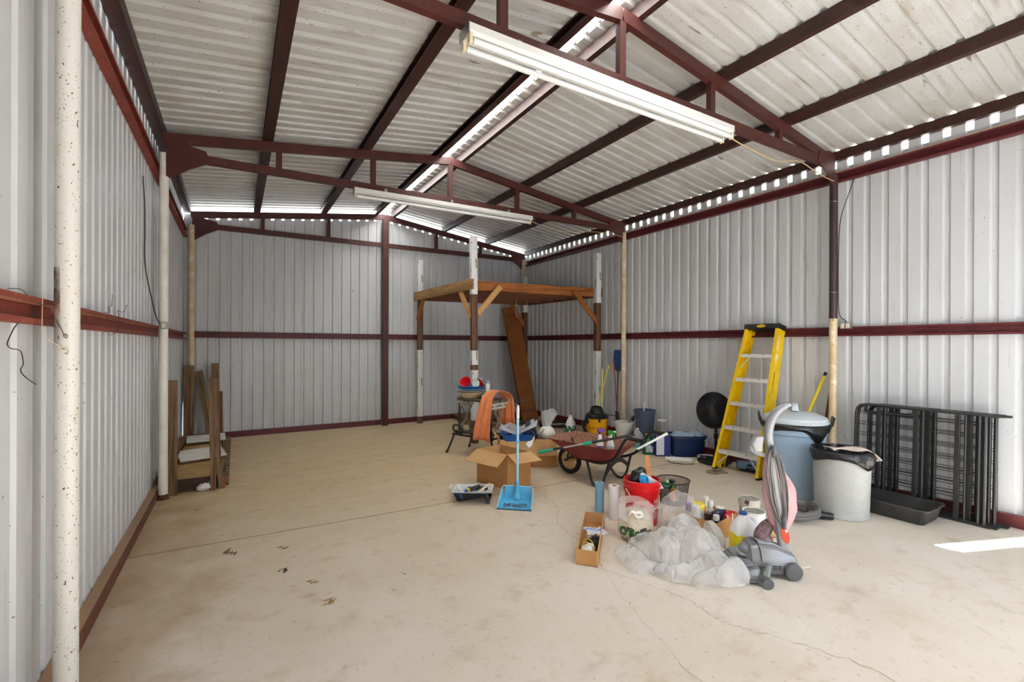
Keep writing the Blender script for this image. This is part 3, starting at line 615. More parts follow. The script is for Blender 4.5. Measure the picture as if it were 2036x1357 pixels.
def tw(u,v):
    i=v*(len(PT)-1); a=int(min(i,len(PT)-2)); p=PT[a].lerp(PT[a+1],i-a); k=abs(v-0.48)*2; q=(0.09+0.10*k*(1 if v<0.5 else 1.1))
    n=0.016*k*math.sin(u*15+v*5)+0.009*k*math.sin(u*31+v*9)+0.006*math.sin(v*21)
    return (-0.27+(u-0.45)*2*q*0.8+0.02*math.sin(v*6),p.y+n*(1 if v<0.5 else -1),p.z+0.012*math.sin(u*9)*k*(1 if v>0.5 else -1))
tw_o=single('towel','orange terry towel draped over the near end of the workbench','towel',MB().grid(26,46,tw),ORG,loc=(2.91,5.62,0),rz=math.radians(111.7),sm=180)
md=tw_o.modifiers.new('thick','SOLIDIFY'); md.thickness=0.009
BX,BY=2.80,5.735
RED_P=mat('red_plastic',(206,20,32),0.35); BLUEP=mat('blue_plastic',(44,112,186),0.4); LBLUE=mat('light_blue_plastic',(120,178,222),0.4); CREAM=mat('cream_plastic',(226,206,174),0.5)
single('basin','shallow cream bowl under the stack of plates on the workbench','bowl',MB().lathe([(0.10,0),(0.12,0.004),(0.185,0.07),(0.192,0.072),(0.186,0.078),(0.115,0.012),(0.0,0.010)],28,True,False),CREAM,loc=(BX,BY,0.776))
single('plate','wide white plate in the stack on the workbench','plate',MB().lathe([(0.07,0),(0.13,0.006),(0.20,0.024),(0.203,0.028),(0.13,0.012),(0.0,0.010)],28,True,False),WHITEP,loc=(BX,BY,0.852))
single('plate','light blue plate in the stack on the workbench','plate',MB().lathe([(0.07,0),(0.13,0.006),(0.19,0.026),(0.193,0.031),(0.13,0.012),(0.0,0.010)],28,True,False),LBLUE,loc=(BX+0.01,BY,0.875))
single('plate','deep blue plate on top of the stack on the workbench','plate',MB().lathe([(0.07,0),(0.13,0.006),(0.195,0.040),(0.198,0.046),(0.13,0.014),(0.0,0.012)],28,True,False),BLUEP,loc=(BX,BY,0.897))
def cup(name,label,loc,r0,r1,h,m_,rot,cat='cup'):
    o=single(name,label,cat,MB().lathe([(r0,0),(r0+0.002,0.002),(r1,h),(r1+0.004,h+0.003),(r1-0.003,h),(r0-0.003,0.006),(0,0.006)],20,True,False),m_,loc=loc); o.rotation_euler=rot; return o
cup('cup','white cup lying on its side with its mouth towards the camera, on the blue plate',(BX+0.0,BY-0.02,0.975),0.04,0.058,0.09,WHITEP,(math.radians(88),0,math.radians(10)))
cup('bowl','red bowl tilted on the blue plate left of the white cup',(BX-0.07,BY+0.0,0.965),0.045,0.075,0.075,RED_P,(math.radians(60),math.radians(-15),math.radians(-35)),'bowl')
cup('bowl','red bowl lying on the blue plate right of the white cup',(BX+0.10,BY-0.03,0.95),0.04,0.07,0.06,RED_P,(math.radians(50),math.radians(30),math.radians(40)),'bowl')
single('scoop','red curved plastic handle sticking up behind the red bowl on the workbench','scoop',MB().tube([(-0.04,0.03,0.0),(-0.05,0.03,0.07),(-0.01,0.03,0.10),(0.04,0.03,0.085),(0.05,0.03,0.05)],0.011,8,k=4),RED_P,loc=(BX-0.06,BY+0.02,0.94))
single('sponge','bright yellow sponge on the plates on the workbench','sponge',MB().box((0,0,0),(0.10,0.06,0.04)),mat('yellow_sponge',(232,222,40),0.9,bump=(120,0.5)),loc=(BX+0.09,BY+0.06,0.985),rz=0.4,bev=0.008).rotation_euler=(0.5,0.2,0.4)
def can(name,label,loc,r,h,body,capm,caph,cat='can'):
    t=thing(name,label,cat,loc); build('body',MB().lathe([(r*0.94,0),(r,0.006),(r,h-0.02),(r*0.8,h-0.004),(r*0.75,h)],20),body,t); build('cap',MB().lathe([(r*0.82,h-0.012),(r*0.8,h+caph-0.005),(r*0.7,h+caph)],20),capm,t); return t
can('spray_can','white spray can standing behind the stack of plates on the workbench',(BX+0.21,BY-0.09,0.776),0.033,0.20,WHITEP,mat('grey_cap',(150,156,166),0.4),0.035)
can('jar','low white jar with a green band beside the stack of plates',(BX+0.12,BY-0.16,0.776),0.04,0.055,WHITEP,mat('green_plastic',(30,140,80),0.4),0.012,'jar')
cup('cup','clear grey cup behind the spray can on the workbench',(BX+0.15,BY+0.04,0.93),0.03,0.042,0.10,mat('clear_cup_plastic',(190,206,220),0.15,alpha=0.6),(0,0,0))

# ================================================================= cardboard cartons
def carton(name,label,corners,h,flaps,t=0.005,mats=None,cat='box',skew=None):
    mo,mi=mats or (CARD,CARDL); cx=sum(p[0] for p in corners)/len(corners); cy=sum(p[1] for p in corners)/len(corners)
    r=thing(name,label,cat,(cx,cy,0)); P=[Vector((x-cx,y-cy,0)) for x,y in corners]; n=len(P)
    area=sum(P[i].x*P[(i+1)%n].y-P[(i+1)%n].x*P[i].y for i in range(n)); sg=1 if area>0 else -1
    build('base',MB().prism([(p.x,p.y) for p in (P if sg>0 else P[::-1])],0.001,0.006),mo,r,sm=0)
    for i in range(n):
        a,c=P[i],P[(i+1)%n]; d=(c-a).normalized(); o=Vector((d.y,-d.x,0))*sg
        m=MB(); q=[a,c,c-o*t,a-o*t]
        vs=[(p.x,p.y,0.002) for p in q]+[(p.x,p.y,h) for p in q]
        m.add(vs,[(0,1,5,4)]); m.m=1; m.add(vs,[(2,3,7,6),(4,5,6,7),(1,2,6,5),(3,0,4,7),(0,3,2,1)])
        build('side',m,[mo,mi],r,sm=0)
        if i in flaps:
            Lf,an,ins=flaps[i]; an=math.radians(an)
            e=o*Lf*math.cos(an)+Vector((0,0,-Lf*math.sin(an))); nn=(o*math.sin(an)+Vector((0,0,math.cos(an))))*t*0.8
            a2,c2=a+d*0.003+Vector((0,0,h)),c-d*0.003+Vector((0,0,h)); b1,b2=a2+e+d*ins,c2+e-d*ins
            vs=[a2,c2,b2,b1]; vs=[tuple(p) for p in vs]+[tuple(p-nn) for p in vs]
            m=MB(); m.m=1; m.add(vs,[(0,1,2,3)]); m.m=0; m.add(vs,[(7,6,5,4),(0,4,5,1),(1,5,6,2),(2,6,7,3),(3,7,4,0)])
            build('flap',m,[mo,mi],r,sm=0)
    return r
b1=carton('open_carton','tall open cardboard box with its flaps folded out, behind the blue dustpan',[(2.27,4.50),(2.415,4.085),(2.715,4.10),(2.60,4.56)],0.365,{0:(0.20,28,-0.015),1:(0.19,18,-0.015),2:(0.17,76,0.0),3:(0.16,70,0.0)})
t=thing('paint_brush','orange handled paint brush poking out of the tall open cardboard box','brush',(2.455,4.135,0.20)); build('handle',MB().tube([(0,0,0),(-0.005,0,0.12),(-0.01,0,0.18)],[0.010,0.013,0.011],8),mat('orange_plastic',(226,104,66),0.4),t); build('bristles',MB().box((0,0,-0.05),(0.05,0.015,0.10)),BLACKP,t,sm=0)
b2=carton('open_carton','wide cardboard box full of painting gear behind the tall open box',[(2.76,4.86),(3.40,4.55),(3.53,4.83),(2.89,5.14)],0.345,{0:(0.20,74,0.0),1:(0.16,30,0.0),3:(0.12,-50,0)})
m=MB(); m.loft([rrect(0.34,0.24,0.03,0),rrect(0.40,0.30,0.04,0.10),rrect(0.42,0.32,0.04,0.10),rrect(0.42,0.32,0.04,0.105),rrect(0.395,0.295,0.04,0.105),rrect(0.335,0.235,0.03,0.01)],True,True)
t=thing('paint_tray','bright blue paint tray sitting in the wide cardboard box under a white liner','tray',(3.02,4.87,0.30),-0.45); build('pan',m,mat('bright_blue_plastic',(22,92,176),0.35),t)
build('liner',MB().grid(16,12,lambda u,v:((u-0.5)*0.44+0.02*math.sin(v*9),(v-0.5)*0.32,0.115+0.20*abs(u-0.42)**1.2*(1+0.6*math.sin(v*7))+0.08*max(0,math.sin(u*7-1.0))*v)),film('white_liner_plastic',(232,234,236),0.6,0.95,12),t,sm=180)
def blob(name,label,cat,loc,dims,m_,amp=0.2,seed=0,n=28,mm=18,f=3.0,flat=True,rz=0):
    from mathutils import noise
    bb=MB(); bb.ball((0,0,0),1.0,n,mm); vs=[]
    for x,y,z in bb.v:
        v=Vector((x,y,z)); q=noise.noise(v*f+Vector((seed,seed*2,0)))+0.5*noise.noise(v*f*2.3+Vector((seed,0,seed)))
        q=abs(q)*1.2-0.25; v*=1+amp*q
        vs.append((v.x*dims[0],v.y*dims[1],max(v.z*dims[2]+dims[2],0.002) if flat else v.z*dims[2]+dims[2]))
    bb.v=vs; return single(name,label,cat,bb,m_,loc=loc,rz=rz,sm=180)
CLEARP=film('clear_bag_plastic',(236,238,240),0.40,0.95,14)
CLOTHW=mat('white_rag_in_bag',(232,230,224),0.8,noise=(18,(206,202,194),0.4,0.7),bump=(40,0.6,0.01))
t=thing('clear_bag','clear plastic bag of white rags with its neck open, in the wide cardboard box','bag',(3.38,4.74,0.30))
bb=MB(); bb.ball((0,0,0.09),(0.105,0.10,0.10),18,12); build('rags',bb,CLOTHW,t,sm=180)
def neck(u,v):
    a=u*2*math.pi; r_=0.045+0.075*v+0.012*math.sin(a*5+v*4); return (r_*math.cos(a)*1.0+0.03*v,r_*math.sin(a)*0.6,0.17+0.19*v+0.03*math.sin(a*2)*v)
build('neck',MB().grid(24,9,neck,closeu=True),CLEARP,t,sm=180)
single('round_lid','round navy lid standing behind the blue tray in the wide cardboard box','lid',MB().lathe([(0.0,0),(0.13,0),(0.14,0.01),(0.14,0.03),(0.12,0.035),(0.0,0.03)],24),mat('navy_plastic',(34,48,72),0.4),loc=(3.23,4.90,0.40)).rotation_euler=(math.radians(70),0,math.radians(35))
t=thing('paint_roller','dark paint roller lying in the wide cardboard box left of the blue tray','roller',(2.92,4.97,0.36),0.5); build('sleeve',MB().cyl((-0.12,0,0),(0.1,0,0.0),0.026,n=14),mat('dark_fleece',(40,42,46),0.9),t); build('handle',MB().tube([(0.1,0,0),(0.13,0,0),(0.13,-0.06,0.03),(0.02,-0.1,0.04),(0.02,-0.2,0.04)],0.006,8),STEEL,t)
single('hand_tool','blue plastic tool handle at the right end of the wide cardboard box','handle',MB().tube([(0,0,0),(0.06,0.02,0.02),(0.13,0.03,0.03)],[0.02,0.026,0.02],10),mat('bright_blue_plastic',(22,92,176),0.35),loc=(3.44,4.82,0.35))
t=thing('caulk_brush','white bristled brush on a wire handle leaning from the tall box to the wide box','brush',(2.79,4.24,0.40)); build('head',MB().tube([(-0.05,-0.02,-0.015),(0.0,0,0.01),(0.05,0.02,0.03)],[0.028,0.034,0.014],8),WHITEP,t); build('tip',MB().tube([(0.05,0.02,0.03),(0.085,0.03,0.075)],[0.012,0.006],8),CREAM,t); build('wire_handle',MB().tube([(0.04,0.01,0.0),(0.35,0.22,0.10)],0.004,6),WIRE,t)

# ================================================================= dustpan, paint tray
SKY=mat('sky_blue_plastic',(92,184,224),0.4,noise=(12,(78,168,212),0.4,0.7)); SKYL=mat('pale_blue_plastic',(158,208,232),0.4)
u=Vector((0.24,-0.20)); rz=math.atan2(u.y,u.x)
d=thing('dustpan','sky blue long-handled dustpan standing on the floor in front of the tall cardboard box','dustpan',(2.175,3.56,0),rz)
m=MB(); w0,w1,dl=0.155,0.125,0.24
m.add([(-w0,0,0.004),(w0,0,0.004),(w1,dl,0.03),(-w1,dl,0.03),(-w0,0,0.0),(w0,0,0.0),(w1,dl,0.022),(-w1,dl,0.022)],[(0,1,2,3),(7,6,5,4),(0,4,5,1),(1,5,6,2),(2,6,7,3),(3,7,4,0)])
build('floor_plate',m,SKY,d,sm=0)
def wall(name,p0,p1,h0,h1,tk,lean):
    p0,p1=Vector(p0),Vector(p1); dd=(p1-p0); nn=Vector((dd.y,-dd.x,0)).normalized()
    a=[p0,p1,p1+nn*lean*h1+Vector((0,0,h1)),p0+nn*lean*h0+Vector((0,0,h0))]; off=nn*tk
    build(name,MB().add([tuple(q) for q in a]+[tuple(q+off) for q in a],[(0,1,2,3),(7,6,5,4),(0,4,5,1),(1,5,6,2),(2,6,7,3),(3,7,4,0)]),SKY,d,sm=0,bev=0.003)
wall('side_wall',(-w1,dl,0.024),(-w0,0,0.002),0.10,0.012,-0.006,0.25); wall('side_wall',(w0,0,0.002),(w1,dl,0.024),0.012,0.10,-0.006,0.25); wall('back_wall',(w1,dl,0.024),(-w1,dl,0.024),0.115,0.115,-0.006,0.12)
build('rim',MB().tube([(-w0-0.002,0,0.014),(-w1-0.026,dl+0.002,0.124),(-w1-0.012,dl+0.014,0.14),(w1+0.012,dl+0.014,0.14),(w1+0.026,dl+0.002,0.124),(w0+0.002,0,0.014)],0.006,8),SKYL,d)
build('rubber_lip',MB().box((0,-0.006,0.005),(2*w0+0.006,0.016,0.010)),mat('blue_grey_rubber',(64,96,120),0.6),d,sm=0)
build('handle_socket',MB().lathe([(0.036,0.05),(0.03,0.075),(0.02,0.10),(0.018,0.20)],14),SKY,build('socket_boss',MB().box((0,dl-0.03,0.06),(0.06,0.05,0.07)),SKY,d,sm=0,bev=0.012)).location=(0,dl-0.03,0)
build('handle_tube',MB().cyl((0,dl-0.03,0.09),(0.0,dl-0.005,0.80),0.0125,n=14),SKYL,d)
build('joint_collar',MB().cyl((0,dl-0.015,0.56),(0,dl-0.014,0.59),0.017,n=14),SKY,d); build('joint_collar',MB().cyl((0,dl-0.02,0.40),(0,dl-0.019,0.405),0.0145,n=14),SKY,d)
build('grip',MB().tube([(0,dl-0.005,0.80),(0,dl-0.002,0.90),(0,dl-0.001,0.925)],[0.0145,0.0145,0.008],14),WHITEP,d)
mm=MB(); q=random.Random(3)
for i in range(90): x,y=q.uniform(-0.11,0.11),q.uniform(0.03,0.11); mm.box((x,y,0.011+0.1*y),(q.uniform(0.004,0.016),q.uniform(0.003,0.008),0.004),Matrix.Translation((x,y,0))@Matrix.Rotation(q.uniform(0,3),4,'Z')@Matrix.Translation((-x,-y,0)))
o=single('dust','grey sweepings lying in the blue dustpan','dust',mm,mat('grey_dust',(96,92,88),0.9),loc=(2.175,3.56,0),rz=rz); o['kind']='stuff'
# roller tray: deep well to the left, shallow end on a foot frame to the right front
c0=Vector((1.83,4.10)); c1=Vector((2.05,3.83)); ax=Vector((0.73,-0.68)).normalized()
t=thing('roller_tray','black and blue paint roller tray splashed with white paint, left of the dustpan','tray',(1.975,4.00,0),math.atan2(ax.y,ax.x)+0.15)
NAVYP=mat('navy_tray_plastic',(22,30,42),0.4,noise=(16,(36,92,150),0.62,0.70),specks=(38,(226,226,222),0.70))
INP=mat('dried_white_paint',(214,216,216),0.45,noise=[(10,(170,176,182),0.5,0.7),(22,(46,100,150),0.66,0.72)])
def tr(z,dw,zs): return [(x,y,z if x<-0.02 else zs) for x,y,_ in rrect(0.37+dw,0.27+dw,0.035,0)]
def tr2(dw,zd,zs):
    return [(x,y,zd if x<-0.04 else zd+(zs-zd)*min(1,(x+0.04)/0.2)) for x,y,_ in rrect(0.37+dw,0.27+dw,0.035,0,k=6)]
m=MB(); m.loft([tr2(-0.08,0.012,0.075),tr2(-0.01,0.10,0.105),tr2(0.02,0.102,0.107),tr2(0.02,0.108,0.113)],True,False); m.m=1; m.loft([tr2(0.02,0.108,0.113),tr2(-0.012,0.108,0.113),tr2(-0.088,0.020,0.083)],False,True)
build('pan',m,[NAVYP,INP],t,sm=30)
for y in (0.095,-0.095): build('leg',MB().loft([[(x+0.11,yy+y,0.095) for x,yy in ((-0.02,-0.02),(0.02,-0.02),(0.02,0.02),(-0.02,0.02))],[(x+0.165,yy+y*1.15,0.008) for x,yy in ((-0.014,-0.014),(0.014,-0.014),(0.014,0.014),(-0.014,0.014))]]),NAVYP,t,sm=0)
build('foot_bar',MB().tube([(0.165,-0.125,0.008),(0.165,0.125,0.008)],0.009,8),NAVYP,t)
build('ladder_hook',MB().tube([(-0.19,-0.05,0.11),(-0.22,-0.05,0.125),(-0.22,0.05,0.125),(-0.19,0.05,0.11)],0.006,8),INP,t)
t=thing('mini_roller','small paint roller with a blue and yellow end lying in the roller tray','roller',(1.985,3.99,0.088),0.35)
build('sleeve',MB().cyl((-0.075,0,0.025),(0.07,0.0,0.025),0.02,n=14),mat('dirty_fleece',(70,66,62),0.9,noise=(40,(30,30,32),0.45,0.6)),t)
build('end_cap',MB().cyl((-0.10,0,0.025),(-0.075,0,0.025),0.019,n=14),mat('yellow_plastic',(226,186,40),0.4),t); build('end_cap',MB().cyl((-0.118,0,0.025),(-0.10,0,0.025),0.017,n=14),BLUEP,t)
build('arm',MB().tube([(0.07,0,0.025),(0.09,0,0.025),(0.09,-0.05,0.03),(0.0,-0.06,0.03)],0.004,6),STEEL,t)
single('paint_stick','pale wooden paint stick lying across the roller tray','stick',MB().box((0,0,0),(0.20,0.024,0.005)),mat('pale_stick',(226,208,170),0.7),loc=(2.07,3.93,0.122),rz=0.6).rotation_euler=(0,-0.12,0.55)

# ================================================================= wheelbarrow
RUST=mat('rusty_red_tray',(128,44,44),0.5,noise=[(5,(112,34,38),0.4,0.7),(22,(150,66,56),0.6,0.75)]); RUSTI=mat('rusty_tray_inside',(146,104,84),0.85,noise=[(7,(124,76,66),0.4,0.7),(30,(172,132,106),0.5,0.75)],bump=(60,0.3,0.004))
WB=(3.36,4.25,0); WR=math.radians(195.1)
t=thing('wheelbarrow','old red wheelbarrow with rusty tray, black tube legs and tan wheel','wheelbarrow',WB,WR)
R1=lambda wx,wy,z,cy,r,tilt=0: [(x,y,z-0.018+(tilt-0.055)*(y-0.3)) for x,y,_ in rrect(wx,wy,r,z,0,cy,6)]
m=MB(); m.loft([R1(0.34,0.42,0.265,0.36,0.07,0.05),R1(0.47,0.64,0.36,0.33,0.09,0.05),R1(0.60,0.88,0.455,0.31,0.11,0.05),R1(0.625,0.905,0.455,0.31,0.12,0.05),R1(0.625,0.905,0.463,0.31,0.12,0.05)],True,False)
m.m=1; m.loft([R1(0.625,0.905,0.463,0.31,0.12,0.05),R1(0.59,0.87,0.460,0.31,0.11,0.05),R1(0.455,0.63,0.363,0.33,0.09,0.05),R1(0.325,0.41,0.272,0.36,0.07,0.05)],False,True)
build('tray',m,[RUST,RUSTI],t,sm=40)
wh=build('tyre',MB().tube([(0,0.135*math.cos(a),0.163+0.135*math.sin(a)) for a in [2*math.pi*i/32 for i in range(32)]],0.028,10,closed=True),mat('black_tyre',(26,26,26),0.7),t)
TAN=mat('tan_wheel_paint',(206,172,112),0.5,noise=(14,(180,142,86),0.4,0.7))
m=MB().tube([(0,0.108*math.cos(a),0.163+0.108*math.sin(a)) for a in [2*math.pi*i/28 for i in range(28)]],0.011,8,closed=True)
for i in range(5):
    a=2*math.pi*i/5+0.3; m.loft([[(s*0.012,math.cos(a)*q+math.sin(a)*e,0.163+math.sin(a)*q-math.cos(a)*e) for s,e in ((-1,-w_),(1,-w_),(1,w_),(-1,w_))] for q,w_ in ((0.015,0.02),(0.108,0.032))])
m.cyl((-0.03,0,0.163),(0.03,0,0.163),0.022,n=12); build('wheel_rim',m,TAN,t)
build('axle',MB().cyl((-0.07,0,0.163),(0.07,0,0.163),0.008,n=8),STEEL,t)
for s in (1,-1):
    build('frame_tube',MB().tube([(s*0.065,-0.02,0.163),(s*0.08,0.10,0.225),(s*0.14,0.28,0.245),(s*0.20,0.55,0.255),(s*0.245,0.74,0.34),(s*0.255,0.84,0.50),(s*0.255,0.885,0.565),(s*0.255,0.93,0.578)],0.015,10,k=4),BLKSTEEL,t)
    build('grip',MB().tube([(s*0.255,0.92,0.578),(s*0.255,1.08,0.572)],0.019,10),mat('black_rubber_grip',(22,22,22),0.7),t)
    build('leg',MB().tube([(s*0.15,0.34,0.25),(s*0.19,0.40,0.16),(s*0.225,0.46,0.05),(s*0.235,0.505,0.016),(s*0.235,0.56,0.018),(s*0.235,0.61,0.08),(s*0.225,0.66,0.25),(s*0.22,0.68,0.30)],0.0135,10,k=5),BLKSTEEL,t)
    build('fork_strap',MB().tube([(s*0.05,0.0,0.163),(s*0.075,0.04,0.30),(s*0.075,-0.03,0.40)],0.009,8),BLKSTEEL,t)
m=MB(); n=14
m.loft([[(-0.225+0.45*i/n,0.64+dy,0.17+0.10*math.sin(math.pi*i/n)+dz) for dy,dz in ((-0.004,-0.025),(0.004,-0.025),(0.004,0.025),(-0.004,0.025))] for i in range(n+1)])
build('leg_brace',m,BLKSTEEL,t,sm=50)
for q in ((-0.1,0.33),(0.1,0.33),(-0.1,0.5),(0.1,0.5)): build('tray_bolt',MB().ball((q[0],q[1],0.276),0.008,8,5),STEEL,t)
TEAL=mat('teal_grip',(26,150,122),0.45)
p0,p1=Vector((2.78,4.06,0.355)),Vector((3.56,3.42,0.575)); t=thing('extension_pole','black and silver extension pole with teal grips lying across the wheelbarrow','pole',tuple(p0)); v=p1-p0
build('silver_section',MB().cyl(v*0.16,v*0.52,0.009,n=10),STEEL,t); build('black_section',MB().cyl(v*0.52,v,0.0135,n=10),BLACKP,t); build('end_grip',MB().tube([v*0.0,v*0.02,v*0.13,v*0.16],[0.014,0.019,0.018,0.013],12),TEAL,t); build('lock_collar',MB().tube([v*0.47,v*0.49,v*0.545,v*0.565],[0.014,0.021,0.021,0.015],12),TEAL,t); build('black_sleeve',MB().cyl(v*0.16,v*0.27,0.0125,n=10),BLACKP,t)
def spraybottle(label,loc,rz,body,lab,head,h=0.24):
    t=thing('spray_bottle',label,'bottle',loc,rz); E=lambda wx,wy,z: [(x,y,z) for x,y,_ in circ(1,z,20,wx,wy)]
    build('body',MB().loft([E(0.042,0.028,0),E(0.045,0.030,0.01),E(0.045,0.030,h*0.45),E(0.036,0.026,h*0.58),E(0.024,0.02,h*0.68),E(0.022,0.019,h*0.78),E(0.015,0.015,h*0.84)]),body,t)
    build('label',MB().loft([E(0.0458,0.0308,0.02),E(0.0458,0.0308,h*0.43)],False,False),lab,t)
    m=MB(); m.cyl((0,0,h*0.83),(0,0,h*0.90),0.017,n=12); m.box((0.012,0,h*0.97),(0.075,0.028,0.035)); m.cyl((0.045,0,h*0.98),(0.065,0,h*0.98),0.012,n=10); build('spray_head',m,head,t,sm=30,bev=0.003)
    build('trigger',MB().tube([(0.03,0,h*0.92),(0.045,0,h*0.84),(0.035,0,h*0.72)],0.006,8),head,t); return t
PURP=mat('purple_plastic',(116,40,150),0.4); PLAB=mat('purple_floral_label',(116,56,120),0.5,noise=(38,(226,190,206),0.52,0.56))
GRNW=mat('green_white_plastic',(40,158,62),0.4,noise=(34,(232,240,232),0.52,0.56))
spraybottle('white spray bottle with a purple head and purple label, standing in the wheelbarrow',(3.46,3.84,0.262),math.radians(-20),WHITEP,PLAB,PURP,0.31)
spraybottle('white spray bottle with a green head, behind the purple headed one in the wheelbarrow',(3.57,3.79,0.258),math.radians(-60),WHITEP,mat('pale_label',(200,206,210),0.5),GRNW,0.29)
t=thing('white_pole','white plastic pole end resting on the wheelbarrow frame near the right grip','pole',(3.60,3.42,0.42)); build('shaft',MB().tube([(0,0,0),(0.20,-0.14,0.135),(0.24,-0.165,0.16)],[0.012,0.014,0.015],10),WHITEP,t); build('tip',MB().ball((0.245,-0.17,0.163),0.017,10,6),mat('pale_green_plastic',(214,230,190),0.4),t)
# ================================================================= right wall: vac, brooms, buckets, bottles
YEL=mat('yellow_vac_plastic',(240,172,24),0.35); 
t=thing('shop_vacuum','yellow and black canister shop vacuum standing by the right wall behind the wheelbarrow','vacuum',(5.08,5.72,0),math.radians(-60))
build('drum',MB().lathe([(0.155,0.05),(0.165,0.07),(0.175,0.30),(0.178,0.315),(0.17,0.32)],28),YEL,t)
build('lid',MB().lathe([(0.178,0.318),(0.192,0.325),(0.195,0.345),(0.18,0.355),(0.165,0.385),(0.12,0.40),(0.11,0.44),(0.085,0.475),(0.04,0.49),(0,0.492)],28),BLACKP,t)
build('top_handle',MB().tube([(-0.09,0,0.455),(-0.06,0,0.50),(0.06,0,0.50),(0.09,0,0.455)],0.014,8,k=3),BLACKP,t)
build('hose_port',MB().cyl((-0.10,-0.12,0.275),(-0.15,-0.18,0.265),0.042,0.036,n=14),BLACKP,t)
for i in range(4):
    a=math.pi/4+i*math.pi/2; l=build('caster_arm',MB().box((0.165*math.cos(a),0.165*math.sin(a),0.05),(0.07,0.07,0.03)),BLACKP,t,sm=0,bev=0.006); build('caster',MB().cyl((0.17*math.cos(a)-0.012,0.17*math.sin(a),0.022),(0.17*math.cos(a)+0.012,0.17*math.sin(a),0.022),0.022,n=12),BLACKP,l)
def cylmap(r0,r1,h0,h1,a0,z0,off=0.0015):
    def f(x,y):
        z=z0+y; r=r0+(r1-r0)*(z-h0)/(h1-h0)+off; a=a0+x/r; return (r*math.cos(a),r*math.sin(a),z)
    return f
VA=math.radians(-86)
build('printed_word',MB().text('SHOP-VAC',0.05,cylmap(0.165,0.175,0.07,0.30,VA,0.165)),mat('black_ink',(40,28,22),0.8),t,sm=0)
for s in (0.5,-0.9): build('lid_latch',MB().box((0.187*math.cos(VA+s),0.187*math.sin(VA+s),0.30),(0.03,0.03,0.06)),BLACKP,t,sm=0,bev=0.005)
wire('vacuum_hose','black ribbed vacuum hose curving down from the yellow shop vacuum',[(4.86,5.77,0.262),(4.78,5.70,0.22),(4.70,5.55,0.13),(4.66,5.60,0.045),(4.72,5.72,0.03),(4.85,5.95,0.03),(5.0,6.15,0.03)],0.027,BLACKP,cat='hose',n=12)
wire('looped_cable','black cord looping from the shop vacuum lid to the floor by the right wall',[(5.26,5.66,0.36),(5.36,5.56,0.34),(5.40,5.48,0.20),(5.40,5.42,0.05),(5.36,5.3,0.012),(5.42,5.15,0.012)],0.006,BLACKP,cat='cord')
def stick(name,label,p0,p1,segs,cat='broom',extra=None,r=0.012):
    p0,p1=Vector(p0),Vector(p1); t=thing(name,label,cat,tuple(p0)); v=p1-p0
    for a,b,m_,nm,rr in segs: build(nm,MB().cyl(v*a,v*b,rr or r,n=12),m_,t)
    if extra: extra(t,v)
    return t
YELH=mat('yellow_handle',(236,210,30),0.4); WHH=mat('pale_yellow_handle',(232,232,170),0.4); DBLUE=mat('dark_blue_bristle',(16,58,106),0.7,noise=(60,(24,78,136),0.45,0.6)); MAROON=mat('maroon_handle',(132,38,50),0.4)
def bh(t,v):
    d=v.normalized(); M=Matrix.Translation(v)@d.to_track_quat('Z','Y').to_matrix().to_4x4()
    build('broom_block',MB().loft([rrect(0.05,0.04,0.015,0.0),rrect(0.16,0.045,0.015,0.07)],M=M),mat('navy_plastic',(34,48,72),0.4),t,sm=30)
    build('bristles',MB().loft([rrect(0.155,0.045,0.01,0.07),rrect(0.17,0.065,0.02,0.24),rrect(0.15,0.07,0.02,0.36)],M=M),DBLUE,t,sm=30)
stick('push_broom','broom with a dark blue bristle head, stored head up behind the shop vacuum',(5.33,5.53,0),(5.50,5.66,1.07),[(0,0.45,BLACKP,'handle_tube',None),(0.45,0.8,MAROON,'handle_sleeve',0.013),(0.8,1.0,BLACKP,'handle_tube',None)],extra=bh)
stick('mop','bright yellow mop handle crossing in front of the other broom handles behind the shop vacuum',(5.16,5.97,0),(5.36,5.74,1.17),[(0,1,YELH,'handle_tube',None)],'mop')
stick('mop','mop with a pale yellow handle and grey top, upright behind the shop vacuum',(5.30,5.84,0),(5.31,5.84,1.26),[(0,0.88,WHH,'handle_tube',None),(0.88,1.0,mat('grey_grip',(120,126,132),0.5),'grip',0.0135)],'mop')
stick('mop','thin maroon handle leaning beside the dark blue broom behind the shop vacuum',(5.36,5.50,0),(5.40,5.66,1.25),[(0,0.34,BLACKP,'black_sleeve',0.03),(0.34,1.0,MAROON,'handle_tube',0.009)],'mop')
def bucket(name,label,loc,r0,r1,h,m_,rim=0.01,handle=None,cat='bucket',rings=0,rz=0):
    t=thing(name,label,cat,loc,rz); pr=[(r0*0.94,0),(r0,0.008)]
    for i in range(rings):
        z=h*(0.80+0.06*i); r=r0+(r1-r0)*z/h; pr+=[(r,z),(r+0.009,z+0.003),(r+0.009,z+0.010),(r+0.001,z+0.013)]
    pr+=[(r1,h-0.03),(r1+rim,h-0.028),(r1+rim,h-0.004),(r1+rim*0.5,h),(r1-0.004,h-0.004),(r0-0.006,0.012),(0,0.012)]
    build('shell',MB().lathe(pr,36,True,False),m_,t)
    return t
WB_=mat('translucent_white_plastic',(230,230,224),0.35,trans=0.12)
t=bucket('bucket','white plastic bucket with a grey brush handle in it, beside the clear jug',(5.20,5.22,0),0.105,0.14,0.32,WB_)
single('long_brush','grey brush handle leaning out of the white plastic bucket','handle',MB().tube([(0,0,0.0),(0.09,-0.08,0.27),(0.13,-0.11,0.36)],[0.012,0.016,0.013],10),mat('grey_grip',(120,126,132),0.5),loc=(5.18,5.25,0.05))
NAVYG=mat('slate_blue_plastic',(72,84,104),0.42)
